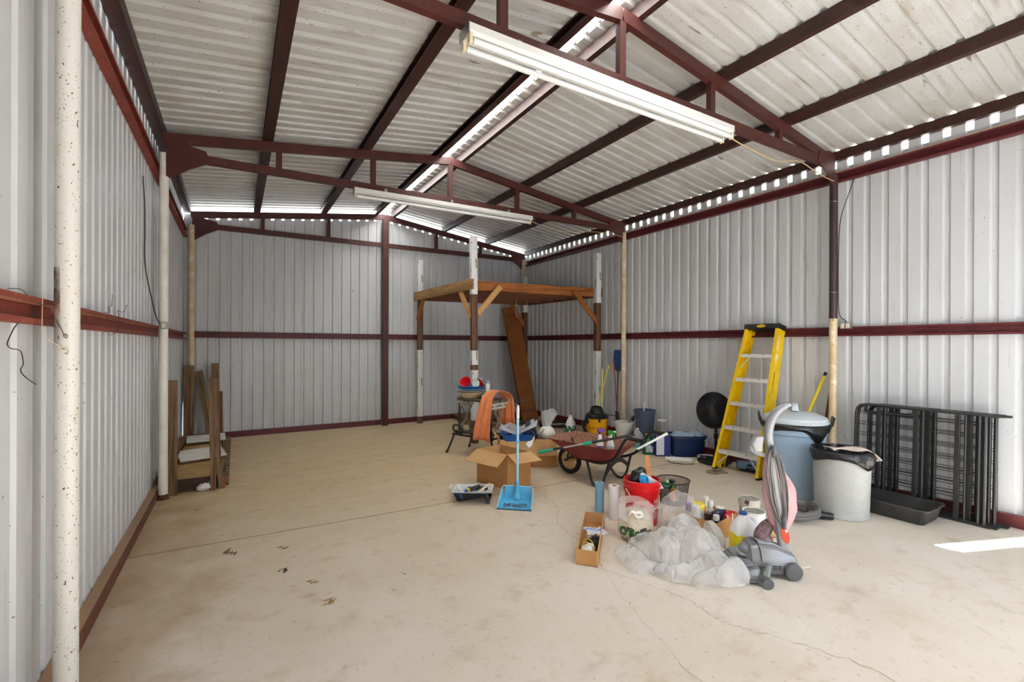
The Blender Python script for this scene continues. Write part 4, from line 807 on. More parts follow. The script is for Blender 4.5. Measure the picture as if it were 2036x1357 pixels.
bucket('waste_bin','slate blue waste bin standing against the right wall',(5.34,4.93,0),0.115,0.155,0.53,NAVYG,rim=0.012,cat='bin')
single('white_rod','white rod sticking up out of the slate blue waste bin','rod',MB().tube([(0,0,0),(0.02,0.0,0.60)],0.010,8),WHITEP,loc=(5.35,4.97,0.03))
wire('dark_hose','dark hose bundle behind the white bucket at the right wall',[(5.40,5.36,0.03),(5.44,5.30,0.25),(5.42,5.22,0.37),(5.40,5.12,0.34),(5.42,5.10,0.16),(5.43,5.16,0.03)],0.022,BLACKP,cat='hose',n=10)
def jug(name,label,loc,rz,wx,wy,h,m_,capm,lab=None,labz=(0.1,0.5),labf=1.0,grip=True):
    t=thing(name,label,'jug',loc,rz)
    m=MB(); m.loft([rrect(wx*0.94,wy*0.94,wy*0.22,0),rrect(wx,wy,wy*0.25,h*0.03),rrect(wx,wy,wy*0.25,h*0.55),rrect(wx*0.94,wy*0.92,wy*0.3,h*0.64),rrect(wx*0.66,wy*0.7,wy*0.3,h*0.78,-wx*0.06),rrect(wx*0.36,wy*0.42,wy*0.2,h*0.89,-wx*0.10),rrect(wx*0.25,wx*0.25,wx*0.12,h*0.93,-wx*0.10),rrect(wx*0.25,wx*0.25,wx*0.12,h*0.96,-wx*0.10)])
    build('body',m,m_,t,sm=50)
    if grip: build('handle',MB().tube([(wx*0.02,0,h*0.90),(wx*0.24,0,h*0.88),(wx*0.40,0,h*0.74),(wx*0.43,0,h*0.60)],[wx*0.07,wx*0.08,wx*0.085,wx*0.09],10,k=3),m_,t)
    build('cap',MB().cyl((-wx*0.10,0,h*0.945),(-wx*0.10,0,h),wx*0.145,n=18),capm,t)
    if lab: build('label',MB().loft([rrect(wx*1.008,wy*1.012,wy*0.25,h*labz[0]),rrect(wx*1.008,wy*1.012,wy*0.25,h*labz[1])],False,False),lab,t,sm=30)
    return t
CLJ=mat('cloudy_clear_plastic',(214,216,218),0.25,trans=0.3,alpha=0.8)
jug('clear_jug','cloudy clear gallon jug on the floor between the white bucket and the wheelbarrow',(5.12,4.86,0),0.4,0.155,0.15,0.28,CLJ,WHITEP)
GRNW2=mat('green_herbicide_label',(28,96,60),0.5,noise=(14,(230,232,226),0.50,0.53))
jug('spray_jug','white jug with a green label standing left of the yellow shop vacuum',(4.80,6.05,0),0.6,0.20,0.13,0.34,WHITEP,mat('pale_yellow_cap',(236,232,190),0.5),GRNW2,(0.08,0.5))
DKG=mat('dark_green_plastic',(10,88,48),0.35)
t=jug('oil_jug','dark green jug with an orange cap, right of the wheelbarrow grips',(4.90,4.46,0),math.radians(-35),0.145,0.10,0.285,DKG,mat('orange_cap',(224,140,50),0.5),None)
build('label',MB().box((0.01,-0.051,0.085),(0.10,0.003,0.10)),mat('grey_print_label',(206,210,214),0.5,noise=(60,(90,110,120),0.5,0.54)),t,sm=0)
build('dark_label',MB().box((0.045,-0.052,0.15),(0.03,0.003,0.07)),mat('ink_label',(40,54,60),0.5),t,sm=0)
jug('soap_bottle','small cyan bottle standing behind the dark green jug',(4.95,4.68,0),0.2,0.09,0.07,0.17,mat('cyan_liquid_bottle',(86,178,204),0.3),WHITEP,mat('white_label',(224,228,228),0.5),(0.1,0.28))
jug('cleaner_jug','white jug with a yellow cap standing behind the dark green jug by the navy tote',(5.16,4.52,0),0.9,0.17,0.12,0.30,WHITEP,mat('yellow_plastic',(226,186,40),0.4))
t=thing('cleaner_box','violet blue carton with a white printed panel, between the green jug and the navy tote','box',(5.00,4.30,0),math.radians(-31))
BVIO=mat('violet_blue_card',(38,50,122),0.45)
build('carton_body',MB().box((0,0,0.145),(0.20,0.10,0.29)),BVIO,t,sm=0,bev=0.003)
build('white_panel',MB().box((-0.042,-0.051,0.145),(0.105,0.003,0.25)),mat('fine_print_panel',(214,216,226),0.5,noise=(60,(186,190,206),0.5,0.6,(0.5,1,4))),t,sm=0)
build('top_flap',MB().box((0,0,0.292),(0.20,0.10,0.004)),mat('dark_card',(64,54,50),0.6),t,sm=0)
build('white_tab',MB().box((0.05,-0.03,0.297),(0.05,0.03,0.008)),WHITEP,t,sm=0)
NAVY=mat('navy_tote_plastic',(18,42,84),0.35)
t=thing('storage_tote','navy blue storage tote holding pale blue cloths, beside the fan','tote',(5.32,4.17,0),math.radians(-33))
m=MB(); m.loft([rrect(0.38,0.26,0.05,0.0),rrect(0.40,0.28,0.05,0.01),rrect(0.45,0.33,0.06,0.25),rrect(0.48,0.36,0.06,0.255),rrect(0.48,0.36,0.06,0.285),rrect(0.455,0.335,0.06,0.285),rrect(0.385,0.265,0.05,0.012)],True,True); build('shell',m,NAVY,t,sm=35)
PBL=mat('pale_blue_cloth',(168,190,208),0.9,noise=(18,(92,116,150),0.5,0.68),bump=(60,0.5,0.01))
single('cloth_pile','pale blue cloths bunched in the navy storage tote','cloth',MB().grid(30,22,lambda u,v:((u-0.45)*0.50*(1-0.15*abs(v-0.5)),(v-0.5)*0.30,0.265+0.035*math.sin(u*13+2*math.sin(v*9))*math.cos(v*11)+0.035*(1-abs(u-0.5)*1.4)-0.03*(abs(v-0.5)*2)**4)),PBL,loc=(5.33,4.16,0),rz=math.radians(-33),sm=180).modifiers.new('thick','SOLIDIFY').thickness=0.008
t=thing('dish_stand','small white stemmed dish standing behind the wheelbarrow grip at the right wall','dish',(5.36,4.62,0)); build('dish',MB().lathe([(0.012,0.385),(0.06,0.395),(0.065,0.415),(0.055,0.41),(0.01,0.395)],20),WHITEP,t); build('stem',MB().lathe([(0.05,0),(0.05,0.006),(0.009,0.02),(0.008,0.385)],14),mat('clear_glass_stem',(200,204,206),0.2,alpha=0.7),t)
# fan
t=thing('pedestal_fan','black pedestal fan with a round grille facing the wheelbarrow','fan',(5.37,3.74,0))
build('base',MB().lathe([(0.19,0),(0.20,0.012),(0.18,0.03),(0.06,0.05),(0.03,0.06)],28),BLACKP,t); build('pole',MB().cyl((0,0,0.05),(0,0,0.56),0.018,n=14),BLACKP,t); build('pole_collar',MB().cyl((0,0,0.30),(0,0,0.36),0.027,n=14),BLACKP,t)
fd=Vector((-0.88,-0.10,0.10)).normalized(); F=Matrix.Translation((-0.03,0.0,0.665))@fd.to_track_quat('Z','Y').to_matrix().to_4x4()
build('motor_housing',MB().lathe([(0.0,-0.13),(0.05,-0.125),(0.075,-0.10),(0.085,-0.02),(0.08,0.0)],20,M=F),BLACKP,t); build('neck',MB().tube([(0,0,0.55),(0.0,0,0.60),F@Vector((0,0,-0.06))],0.022,10),BLACKP,t)
build('back_shell',MB().lathe([(0.07,-0.035),(0.16,-0.03),(0.222,-0.005),(0.232,0.02),(0.226,0.03)],36,False,False,M=F),BLACKP,t)
m=MB()
for k in range(11): r_=0.045+0.0185*k; m.tube([F@Vector((r_*math.cos(a),r_*math.sin(a),0.066-0.035*(r_/0.232)**3)) for a in [2*math.pi*i/40 for i in range(40)]],0.0028,4,closed=True)
for k in range(64):
    a=2*math.pi*k/64; m.tube([F@Vector((r_*math.cos(a+0.5*r_),r_*math.sin(a+0.5*r_),0.068-0.035*(r_/0.232)**3)) for r_ in (0.04,0.12,0.19,0.232)],0.0022,4)
g_=build('front_grille',m,BLACKP,t,sm=60); build('grille_rim',MB().tube([F@Vector((0.232*math.cos(a),0.232*math.sin(a),0.028)) for a in [2*math.pi*i/40 for i in range(40)]],0.008,8,closed=True),BLACKP,t); build('hub_badge',MB().lathe([(0.046,0.06),(0.046,0.072),(0.03,0.076),(0,0.076)],24,M=F),mat('dark_grey_plastic',(50,50,52),0.4),g_)
for k in range(5):
    a=2*math.pi*k/5; c,s=math.cos,math.sin
    build('blade',MB().grid(6,5,lambda u,v:tuple(F@Vector(((0.03+0.18*v)*c(a+(u-0.3)*(0.5+0.5*v)),(0.03+0.18*v)*s(a+(u-0.3)*(0.5+0.5*v)),0.005+0.03*u)))),BLACKP,t,sm=180)
build('control_box',MB().box((0.07,-0.05,0.69),(0.07,0.06,0.10)),BLACKP,t,sm=0,bev=0.012)
# power strip and cables
t=thing('power_strip','white power strip on the floor in front of the navy tote','power strip',(4.99,4.02,0),math.atan2(-0.2,0.18))
build('body',MB().loft([rrect(0.33,0.062,0.012,0),rrect(0.33,0.062,0.012,0.03),rrect(0.32,0.05,0.012,0.038)]),WHITEP,t,sm=30); build('switch',MB().box((-0.125,0,0.041),(0.025,0.016,0.006)),BLACKP,t,sm=0)
for i in range(6):
    h=MB(); x=-0.075+i*0.042
    for y in(-0.007,0.007): h.box((x,y,0.0385),(0.010,0.003,0.002))
    build('socket_slots',h,mat('dark_grey_plastic',(50,50,52),0.4),t,sm=0)
wire('white_cable','white cord with its plug looping from the power strip to the ladder foot',[(5.11,3.90,0.02),(5.20,3.84,0.015),(5.34,3.78,0.03),(5.42,3.84,0.05),(5.34,3.94,0.045),(5.27,3.94,0.04),(5.24,3.88,0.04),(5.30,3.82,0.035)],0.0075,WHITEP,cat='cord')
t=thing('white_plug','white round plug on a short cord lying in front of the power strip','plug',(5.08,3.88,0.02)); build('cord',MB().tube([(0.02,0.02,0.0),(-0.03,-0.05,0.0),(-0.07,-0.11,0.0)],0.007,8,k=3),WHITEP,t); build('plug_head',MB().cyl((-0.07,-0.11,-0.018),(-0.08,-0.13,0.018),0.02,n=12),CREAM,t)
BCAB=mat('black_rubber',(34,36,36),0.6)
wire('thin_cable','thin black cord looped on the floor in front of the power strip',[(4.88,4.10,0.006),(4.80,4.02,0.006),(4.82,3.88,0.006),(4.96,3.78,0.006),(5.08,3.80,0.006),(5.16,3.90,0.006)],0.0045,BCAB,cat='cord')
coil('cable_coil','black cable coil on the floor beside the ladder foot under the fan',(5.24,3.68,0),0.19,0.009,4,BCAB,0.8,1.0,5,'cable')
coil('cable_coil','tangle of black cable on the floor under the yellow ladder',(5.33,3.22,0),0.15,0.009,3,BCAB,0.7,1.1,8,'cable')
t=thing('charger_case','dusty blue plastic case lying on cables under the yellow ladder','case',(5.30,3.25,0.03),math.radians(-50)); build('body',MB().loft([rrect(0.26,0.12,0.02,0),rrect(0.27,0.13,0.02,0.05),rrect(0.25,0.11,0.02,0.075)]),mat('dusty_blue_plastic',(96,132,164),0.5),t,sm=30); build('latch',MB().box((0.0,-0.066,0.05),(0.05,0.006,0.02)),BLACKP,t,sm=0)
# ladder
YF=mat('yellow_fibreglass',(238,200,16),0.4,noise=(10,(222,178,12),0.45,0.7)); ALU=mat('ladder_aluminium',(214,214,212),0.45,0.1)
t=thing('step_ladder','yellow folded step ladder leaning on the right wall','ladder',(5.03,3.24,0))
lean=math.atan2(0.42,1.70); Ld=1.80
M0=Matrix.Rotation(lean,4,'Y')@Matrix.Rotation(0,4,'X')   # local: y across, z up the rail, -x towards the room
def Yw(s): return 0.275-0.085*s/Ld
def sp(x,y,z): return M0@Vector((x,y-0.075*z/Ld,z))
PY=-0.02
chn=[(-0.045,-0.0125),(0.045,-0.0125),(0.045,0.022),(0.040,0.022),(0.040,-0.007),(-0.040,-0.007),(-0.040,0.022),(-0.045,0.022)]
for s in (1,-1):
    a=sp(0,s*Yw(0),0.012); b=sp(0,s*Yw(Ld)+PY*0,Ld)
    rl=build('front_rail',MB().sweep([(p,-q*s) for p,q in chn],a,b,up=(0,1,0)),YF,t,sm=0)
    build('rail_foot',MB().box(tuple(sp(0,s*Yw(0),0.012)),(0.08,0.032,0.025)),BLACKP,rl,sm=0,bev=0.004)
    a=sp(0.10,s*(Yw(0)-0.01),0.03); b=sp(0.085,s*(Yw(Ld)-0.005),Ld-0.02); build('rear_rail',MB().sweep([(p*0.8,-q*s) for p,q in chn],a,b,up=(0,1,0)),YF,t,sm=0)
for i,z in enumerate((0.245,0.545,0.845,1.145,1.445)):
    w_=Yw(z)-0.012; st=MB(); rel=Matrix.Translation(sp(-0.005,0,z))@Matrix.Rotation(0.0,4,'Y')
    st.box((0,0,0),(0.085,2*w_,0.006),rel); st.box((-0.04,0,-0.018),(0.006,2*w_,0.042),rel); st.box((0.04,0,-0.012),(0.006,2*w_,0.026),rel)
    s_=build('step',st,ALU,t,sm=0)
    for q in (-1,1): build('rivet',MB().ball(tuple(sp(-0.05,q*w_*0.45,z-0.012)),0.006,8,4),BLKSTEEL,s_)
    if i in (0,4):
        for q in (-1,1): build('step_brace',MB().cyl(sp(0.0,q*w_*0.45,z-0.02),sp(0.0,q*(w_+0.005),z-0.17),0.007,n=8),ALU,t)
for z in (): build('rear_bar',MB().cyl(sp(0.08,-Yw(z)+0.02,z),sp(0.08,Yw(z)-0.02,z),0.010,n=8),ALU,t)
cp=build('top_cap',MB().loft([[tuple(sp(x,y*1.0,Ld-0.045+dz)) for x,y in ((-0.055,-0.215),(0.095,-0.215),(0.095,0.215),(-0.055,0.215))] for dz in (0,0.06)]),BLACKP,t,sm=0,bev=0.006)
def yplane(x,y0,z0,s=1,rot=0):
    return lambda a,b:(tuple(sp(x,y0-(a*math.cos(rot)-b*math.sin(rot)),z0+(a*math.sin(rot)+b*math.cos(rot)))))
build('cap_badge',MB().loft([[tuple(sp(-0.0555-d,-0.0+0.055*math.cos(q)*1.0,Ld-0.015+0.018*math.sin(q))) for q in [2*math.pi*i/20 for i in range(20)]] for d in (0,0.002)]),YF,cp,sm=0)
build('badge_word',MB().text('STANLEY',0.022,yplane(-0.0582,0,Ld-0.015)),BLACKP,cp,sm=0)
def side(x0,z0): return lambda a,b:tuple(sp(x0-b,-Yw(z0+a)-0.0135,z0+a))
nb=build('name_plate',MB().loft([[tuple(sp(-0.0+x,-Yw(z)-0.0125-d,z)) for x,z in ((-0.026,0.50),(0.026,0.50),(0.026,0.72),(-0.026,0.75))] for d in (0,0.001)]),BLACKP,t,sm=0)
build('name_word',MB().text('STANLEY',0.045,lambda a,b:tuple(sp(0.0-b,-Yw(0.61+a)-0.0142,0.61+a))),YF,nb,sm=0)
def rface(name,pts,m_,d=0.0365): return build(name,MB().add([tuple(sp(-d,y,z)) for y,z in pts],[tuple(range(len(pts)))]),m_,t,sm=0)
build('warning_sticker',MB().add([tuple(sp(x,-Yw(z)-0.0128,z)) for x,z in ((-0.024,1.50),(0.024,1.50),(0.024,1.66),(-0.024,1.66))],[(0,1,2,3)]),mat('pale_sticker',(240,214,140),0.5,noise=(60,(220,170,60),0.5,0.56)),t,sm=0)
build('warning_sticker',MB().add([tuple(sp(x,-Yw(z)-0.0128,z)) for x,z in ((-0.024,1.37),(0.024,1.37),(0.024,1.45),(-0.024,1.45))],[(0,1,2,3)]),mat('cream_sticker',(240,230,196),0.5,noise=(60,(200,190,150),0.5,0.56)),t,sm=0)
m=MB(); 
for x0,z0,x1,z1 in ((-0.02,0.98,0.0,1.24),(0.0,1.24,0.022,1.0),(-0.014,1.24,0.02,1.24)): m.tube([sp(x0,-Yw(z0)-0.013,z0),sp(x1,-Yw(z1)-0.013,z1)],0.0025,5)
build('ladder_pictogram',m,BLACKP,t,sm=0)
# blue rubbish bin
BLUC=mat('pale_blue_bin_plastic',(160,186,210),0.5,noise=(3,(148,174,200),0.4,0.7),bump=(5,0.15,0.03)); LIDM=mat('pale_grey_lid_plastic',(196,206,212),0.5,noise=(3.2,(196,176,144),0.52,0.7))
t=thing('rubbish_bin','large pale blue rubbish bin with lid and black liner, beside the yellow ladder','bin',(4.89,2.51,0))
pr=[(0.225,0),(0.232,0.01),(0.27,0.62),(0.285,0.63),(0.288,0.70),(0.28,0.705),(0.262,0.62)]
build('barrel',MB().lathe(pr,48,True,False),BLUC,t)
for a in (math.radians(170),math.radians(-10),math.radians(85)): pass
hl=[math.radians(-63),math.radians(117)]
for a in hl:
    c,s=math.cos(a),math.sin(a); R_=Matrix.Rotation(a,4,'Z')
    build('side_handle',MB().tube([(0.28,-0.075,0.70),(0.315,-0.075,0.735),(0.33,-0.07,0.80),(0.32,0.07,0.80),(0.31,0.075,0.735),(0.28,0.075,0.70)],0.011,8,M=R_),BLACKP,t)
build('lid',MB().lathe([(0.293,0.735),(0.298,0.745),(0.298,0.765),(0.285,0.77),(0.285,0.785),(0.27,0.795),(0.20,0.825),(0.10,0.84),(0,0.845)],48),LIDM,t)
build('lid_handle',MB().loft([[(x,y*w_,z) for y in(-1,1) for x in (0,)]+[(x,-y*w_,z+0.018) for y in (-1,1)] for x,z,w_ in ((-0.085,0.835,0.03),(-0.07,0.875,0.026),(-0.03,0.905,0.022),(0.03,0.905,0.022),(0.07,0.875,0.026),(0.085,0.835,0.03))],M=Matrix.Rotation(0.55,4,'Z')),LIDM,t,sm=60)
BAGB=mat('black_bin_liner',(26,26,28),0.28,spec=0.6,bump=(26,0.6,0.01))
def liner(R0,z0,dz,seed,n=72,drop=lambda a:0.03,out=0.02):
    q=random.Random(seed); ph=[q.uniform(0,6) for _ in range(5)]
    def fn(u,v):
        a=u*2*math.pi; w_=0.003*math.sin(a*17+ph[0])+0.002*math.sin(a*29+ph[1])+0.008*math.sin(a*5+ph[2]); r_=R0+out*math.sin(v*math.pi*0.9)+w_*v+0.004; d=drop(a)*(1+0.10*math.sin(a*6+ph[3]))
        return (r_*math.cos(a),r_*math.sin(a),z0+dz*(1-v)-d*v)
    return MB().grid(n,7,fn,closeu=True)
va=math.radians(-152)  # side of the bins that faces the camera
def adiff(a,b): return abs((a-b+math.pi)%(2*math.pi)-math.pi)
build('liner',liner(0.286,0.705,0.035,4,drop=lambda a:0.025+0.10*math.exp(-(adiff(a,va+0.75)/0.32)**2)+0.03*math.exp(-(adiff(a,va-0.8)/0.3)**2)),BAGB,t,sm=180).modifiers.new('thick','SOLIDIFY').thickness=0.004
build('barrel_bracket',MB().box((0.285*math.cos(va-0.75),0.285*math.sin(va-0.75),0.65),(0.02,0.02,0.05)),BLACKP,t,sm=0,bev=0.003)
build('moulded_panel',MB().tube([(0.2600*math.cos(va-0.62)*1.0,0.26*math.sin(va-0.62),0.56),(0.26*math.cos(va-0.1),0.26*math.sin(va-0.1),0.555),(0.2545*math.cos(va-0.1),0.2545*math.sin(va-0.1),0.42),(0.2545*math.cos(va-0.62),0.2545*math.sin(va-0.62),0.425)],0.003,5,closed=True,k=6),BLUC,t)
# grey rubbish bin
GRYB=mat('light_grey_bin_plastic',(176,178,176),0.42,noise=(18,(168,170,168),0.4,0.7),specks=(50,(140,140,138),0.72))
t=thing('waste_bin','light grey waste bin with a black liner and a pale cloth over its rim','bin',(4.66,1.99,0))
build('barrel',MB().lathe([(0.20,0),(0.208,0.008),(0.208,0.03),(0.203,0.034),(0.218,0.55),(0.226,0.555),(0.228,0.575),(0.22,0.58),(0.208,0.55),(0.195,0.015),(0,0.012)],48,True,False),GRYB,t)
vg=math.radians(-157)
build('liner',liner(0.226,0.575,0.012,9,drop=lambda a:0.065+0.05*math.exp(-(adiff(a,vg+0.85)/0.5)**2)+0.02*math.sin(a*3),out=0.016),BAGB,t,sm=180).modifiers.new('thick','SOLIDIFY').thickness=0.004
def inl(u,v): a=u*2*math.pi; r_=0.206-0.04*v+0.010*math.sin(a*13+v*5); return (r_*math.cos(a),r_*math.sin(a),0.586-0.32*v)
build('liner_inside',MB().grid(60,6,inl,closeu=True),BAGB,t,sm=180)
RAG=mat('pale_pink_rag',(222,206,194),0.95,noise=(40,(204,184,172),0.4,0.7),bump=(200,0.5,0.004))
def rag(u,v):
    x=-0.15+0.40*u; y=(v-0.5)*0.12*(1.35-0.6*math.sin(u*math.pi))+0.01*math.sin(u*8)
    z=0.592+0.010*math.sin(u*9+v*3)+(0.012 if u<0.7 else 0.012-0.9*(u-0.7)**1.35*0.5)
    if u>0.86: z-=0.03*(u-0.86)*6*(v)
    return (x,y,z)
single('rag','pale pinkish rag lying across the black liner of the light grey waste bin','cloth',MB().grid(30,9,rag),RAG,loc=(4.60,1.925,0.004),rz=math.radians(-36),sm=180).modifiers.new('thick','SOLIDIFY').thickness=0.008
# things behind the bins
stick('yellow_pole','yellow tool handle leaning on the right wall behind the pale blue bin',(5.42,2.93,0.0),(5.545,2.52,1.22),[(0,0.97,YELH,'handle_tube',0.015),(0.97,1.0,BLACKP,'end_cap',0.016)],'pole',r=0.015)
stick('dark_pole','dark wooden tool handle leaning in behind the pale blue bin and the column',(5.47,2.58,0.0),(5.57,2.475,1.12),[(0,1.0,mat('dark_handle_wood',(84,56,48),0.6),'handle_tube',0.013)],'pole')
# grey hose
GRH=mat('grey_hose_plastic',(98,96,94),0.5)
hp=[]
for i in range(27):
    a=i/13*2*math.pi; hp.append((0.195*math.cos(a)*(1+0.06*math.sin(i)),0.15*math.sin(a),0.028+0.052*(i/26)**0.8*1.1))
hp+=[(0.26,-0.02,0.05),(0.33,-0.06,0.034)]
single('vacuum_hose','thick grey vacuum hose coiled on the floor behind the upright vacuum','hose',MB().tube(hp,0.026,12,k=4),GRH,loc=(4.22,2.15,0))
t=thing('hose_end','dark hose coupling lying on the floor against the light grey bin','hose end',(4.37,2.0,0.036),math.radians(35)); build('coupling',MB().lathe([(0.025,-0.07),(0.03,-0.05),(0.03,-0.01),(0.036,0.0),(0.036,0.05),(0.028,0.05),(0.024,0.0)],20,False,False,M=Matrix.Rotation(math.radians(-90),4,'X')@Matrix.Translation((0,0,0))),BLACKP,t)
# black mixing tray
BTR=mat('scuffed_black_plastic',(46,46,46),0.5,noise=(8,(72,70,66),0.5,0.75))
t=thing('mixing_tub','shallow black plastic mixing tub on the floor in front of the bed frames','tub',(5.085,1.80,0),math.radians(0))
m=MB(); m.loft([rrect(0.33,0.60,0.04,0),rrect(0.345,0.615,0.045,0.012),rrect(0.39,0.67,0.05,0.125),rrect(0.42,0.70,0.05,0.126),rrect(0.42,0.70,0.05,0.138),rrect(0.385,0.665,0.05,0.138),rrect(0.33,0.60,0.04,0.014)],True,True); build('tub_shell',m,BTR,t,sm=35)
build('floor_rib',MB().tube([(-0.12,-0.22,0.016),(0.0,-0.05,0.02),(0.10,0.2,0.016)],0.004,5,k=5),BTR,t)
# folded bed frames
BED=mat('black_bed_steel',(36,36,37),0.38,noise=(24,(52,51,50),0.55,0.75))
def bedframe(label,xb,lean,y0,y1,h,seed):
    t=thing('bed_frame',label,'bed frame',(xb,(y0+y1)/2,0)); L_=(y1-y0)/2; q=random.Random(seed)
    ax=Matrix.Rotation(lean,4,'Y')
    for k,dx in enumerate((0.0,0.045)):
        def p(y,z,d=0.0): return tuple(ax@Vector((dx+d,y,z)))
        r_=0.09
        pts=[p(-L_,0.014)]+[p(L_-0.02,0.014)]
        loop=[p(-L_-0.02,0.016),p(L_,0.016),p(L_,h-r_),p(L_-r_*0.3,h-r_*0.3),p(L_-r_,h),p(-L_-0.03,h)]
        build('outer_tube',MB().tube(loop[:2],0.014,8),BED,t); build('outer_tube',MB().tube([p(L_,0.016),p(L_,h-r_),p(L_-r_*0.12,h-r_*0.45),p(L_-r_*0.45,h-r_*0.12),p(L_-r_,h),p(-L_-0.03,h)],0.014,8),BED,t)
        build('end_stud',MB().cyl(p(-L_-0.03,h),p(-L_-0.065,h),0.010,n=8),BED,t); build('end_stud',MB().cyl(p(-L_-0.02,0.016),p(-L_-0.06,0.016),0.010,n=8),BED,t)
        for y in (-L_+0.02,-L_+0.055): build('upright_tube',MB().cyl(p(y+0.012*k,0.016),p(y+0.012*k,h),0.013,n=8),BED,t)
        for f_ in (0.80,0.50,0.20) if k==0 else (0.765,0.465,0.13):
            y=-L_+2*L_*f_; build('flat_leg',MB().box((0,0,0),(0.022,0.036,h-0.03),Matrix.Translation(ax@Vector((dx-0.005,y,h/2)))@ax),BED,t,sm=0,bev=0.003)
            
            if k==0: build('cross_tube',MB().cyl(p(y-0.05,0.02),p(y-0.05,h-0.01),0.010,n=8),BED,t)
        for i in range(8): build('mesh_wire',MB().cyl(p(-L_+0.03,0.10+i*(h-0.16)/7.3+0.02*k),p(L_,0.10+i*(h-0.16)/7.3+0.02*k),0.0032,n=5),BED,t)
        build('hinge_bar',MB().cyl(p(L_*0.05,h-0.07),p(L_*0.85,h-0.07),0.011,n=8),BED,t); build('hinge_bar',MB().cyl(p(L_*0.05,h-0.07),p(L_*0.05,h),0.009,n=8),BED,t); build('hinge_bar',MB().cyl(p(L_*0.85,h-0.07),p(L_*0.85,h),0.009,n=8),BED,t)
    return t
bedframe('black folded steel bed frame leaning on the right wall, the front one of the pair',5.32,0.055,1.21,2.16,0.93,1)
bedframe('black folded steel bed frame against the right wall, behind the front one',5.425,0.055,1.17,2.09,0.925,2)
# ================================================================= front cluster
def roll(label,loc,r,h,m_,core):
    t=thing('paper_roll',label,'roll',loc); build('paper',MB().lathe([(r*0.42,0),(r,0),(r,h),(r*0.42,h)],32,False,False),m_,t); build('cardboard_core',MB().lathe([(r*0.42,h+0.001),(r*0.36,h+0.001),(r*0.36,0.0),(r*0.42,0.0)],20,False,False),core,t); build('core_shade_disc',MB().lathe([(r*0.36,h-0.05),(0,h-0.05)],16,False,False),BLACKP,t); return t  # black disc in the hollow core stands in for the shade down it
roll('pale blue paper roll standing on the floor left of the red bucket',(2.79,3.10,0),0.040,0.28,mat('blue_paper',(124,172,198),0.8,noise=(12,(112,160,188),0.4,0.7)),CARD)
roll('white paper roll standing between the blue roll and the red bucket',(2.82,2.945,0),0.048,0.285,mat('white_paper',(232,232,232),0.8),CARD)
BRED=mat('glossy_red_plastic',(214,14,24),0.3)
t=thing('red_bucket','big red bucket with white lettering, full of painting tools','bucket',(2.97,2.77,0))
build('shell',MB().lathe([(0.122,0),(0.128,0.008),(0.141,0.27),(0.152,0.272),(0.153,0.285),(0.143,0.288),(0.144,0.315),(0.156,0.317),(0.157,0.33),(0.146,0.333),(0.148,0.362),(0.152,0.366),(0.146,0.37),(0.140,0.362),(0.120,0.012),(0,0.012)],48,True,False),BRED,t)
def bmap(a0,z0): return cylmap(0.128,0.141,0.008,0.27,a0,z0)
WINK=mat('white_ink',(232,228,226),0.5)
for s,z in (('HARBOR',0.205),('FREIGHT',0.155)): build('printed_word',MB().text(s,0.062,bmap(math.radians(-42 if s=='HARBOR' else -39),z)),WINK,t,sm=0)
for z in (0.112,0.078):
    f=bmap(math.radians(-44),z); m=MB()
    for k in range(7):
        x=-0.105+k*0.03
        for x0,y0,x1,y1 in ((x,-0.012,x+0.026,-0.009),(x,0.009,x+0.026,0.012),(x,-0.009,x+0.003,0.009),(x+0.023,-0.009,x+0.026,0.009)): m.add([f(x0,y0),f(x1,y0),f(x1,y1),f(x0,y1)],[(0,1,2,3)])
    build('printed_boxes',m,WINK,t,sm=0)
ha=math.radians(-100)
hp=[(0.158*math.cos(a),0.158*math.sin(a),0.30-0.155*math.sin(math.pi*(a-ha+math.pi/2)/math.pi)**0.8 if 0<(a-ha+math.pi/2)<math.pi else 0.30) for a in [ha-math.pi/2+math.pi*i/16 for i in range(17)]]
hp=[(x/0.158*(0.133+0.016*z/0.27+0.010*(z>0.26)),y/0.158*(0.133+0.016*z/0.27+0.010*(z>0.26)),z) for x,y,z in hp]
build('wire_handle',MB().tube(hp,0.0035,6,k=2),mat('pale_wire',(226,214,206),0.4),t)
single('tape_roll','bright blue tape roll sitting at the mouth of the red bucket','tape',MB().lathe([(0.025,-0.024),(0.043,-0.024),(0.044,0),(0.043,0.024),(0.025,0.024),(0.025,-0.024)],24,False,False),mat('bright_blue_tape',(36,146,214),0.5),loc=(2.925,2.70,0.375)).rotation_euler=(math.radians(75),math.radians(15),math.radians(20))
single('putty_board','white plastic smoothing board standing in the red bucket','board',MB().loft([[(x,y,z) for x,z in ((-0.07,-0.05),(0.13,-0.05),(0.10,0.0),(-0.045,0.085),(-0.07,0.075))] for y in (0,0.006)]),WHITEP,loc=(2.985,2.71,0.345),rz=math.radians(-31),bev=0.002,sm=0)
t=thing('trash_bag_roll','black plastic bag bulging out of the back of the red bucket','bag',(2.985,2.80,0.30))
m=MB(); m.ball((0,0,0.03),(0.105,0.065,0.10),22,14); m.v=[(x*(1+0.12*math.sin(z*60+y*30)),y*(1+0.15*math.sin(x*50)),z+0.025*math.exp(-((x+0.01)*18)**2)*(z>0)+0.008*math.sin(x*70+y*40)) for x,y,z in m.v]
build('folds',m,BAGB,t,rz=math.radians(-31),sm=180)
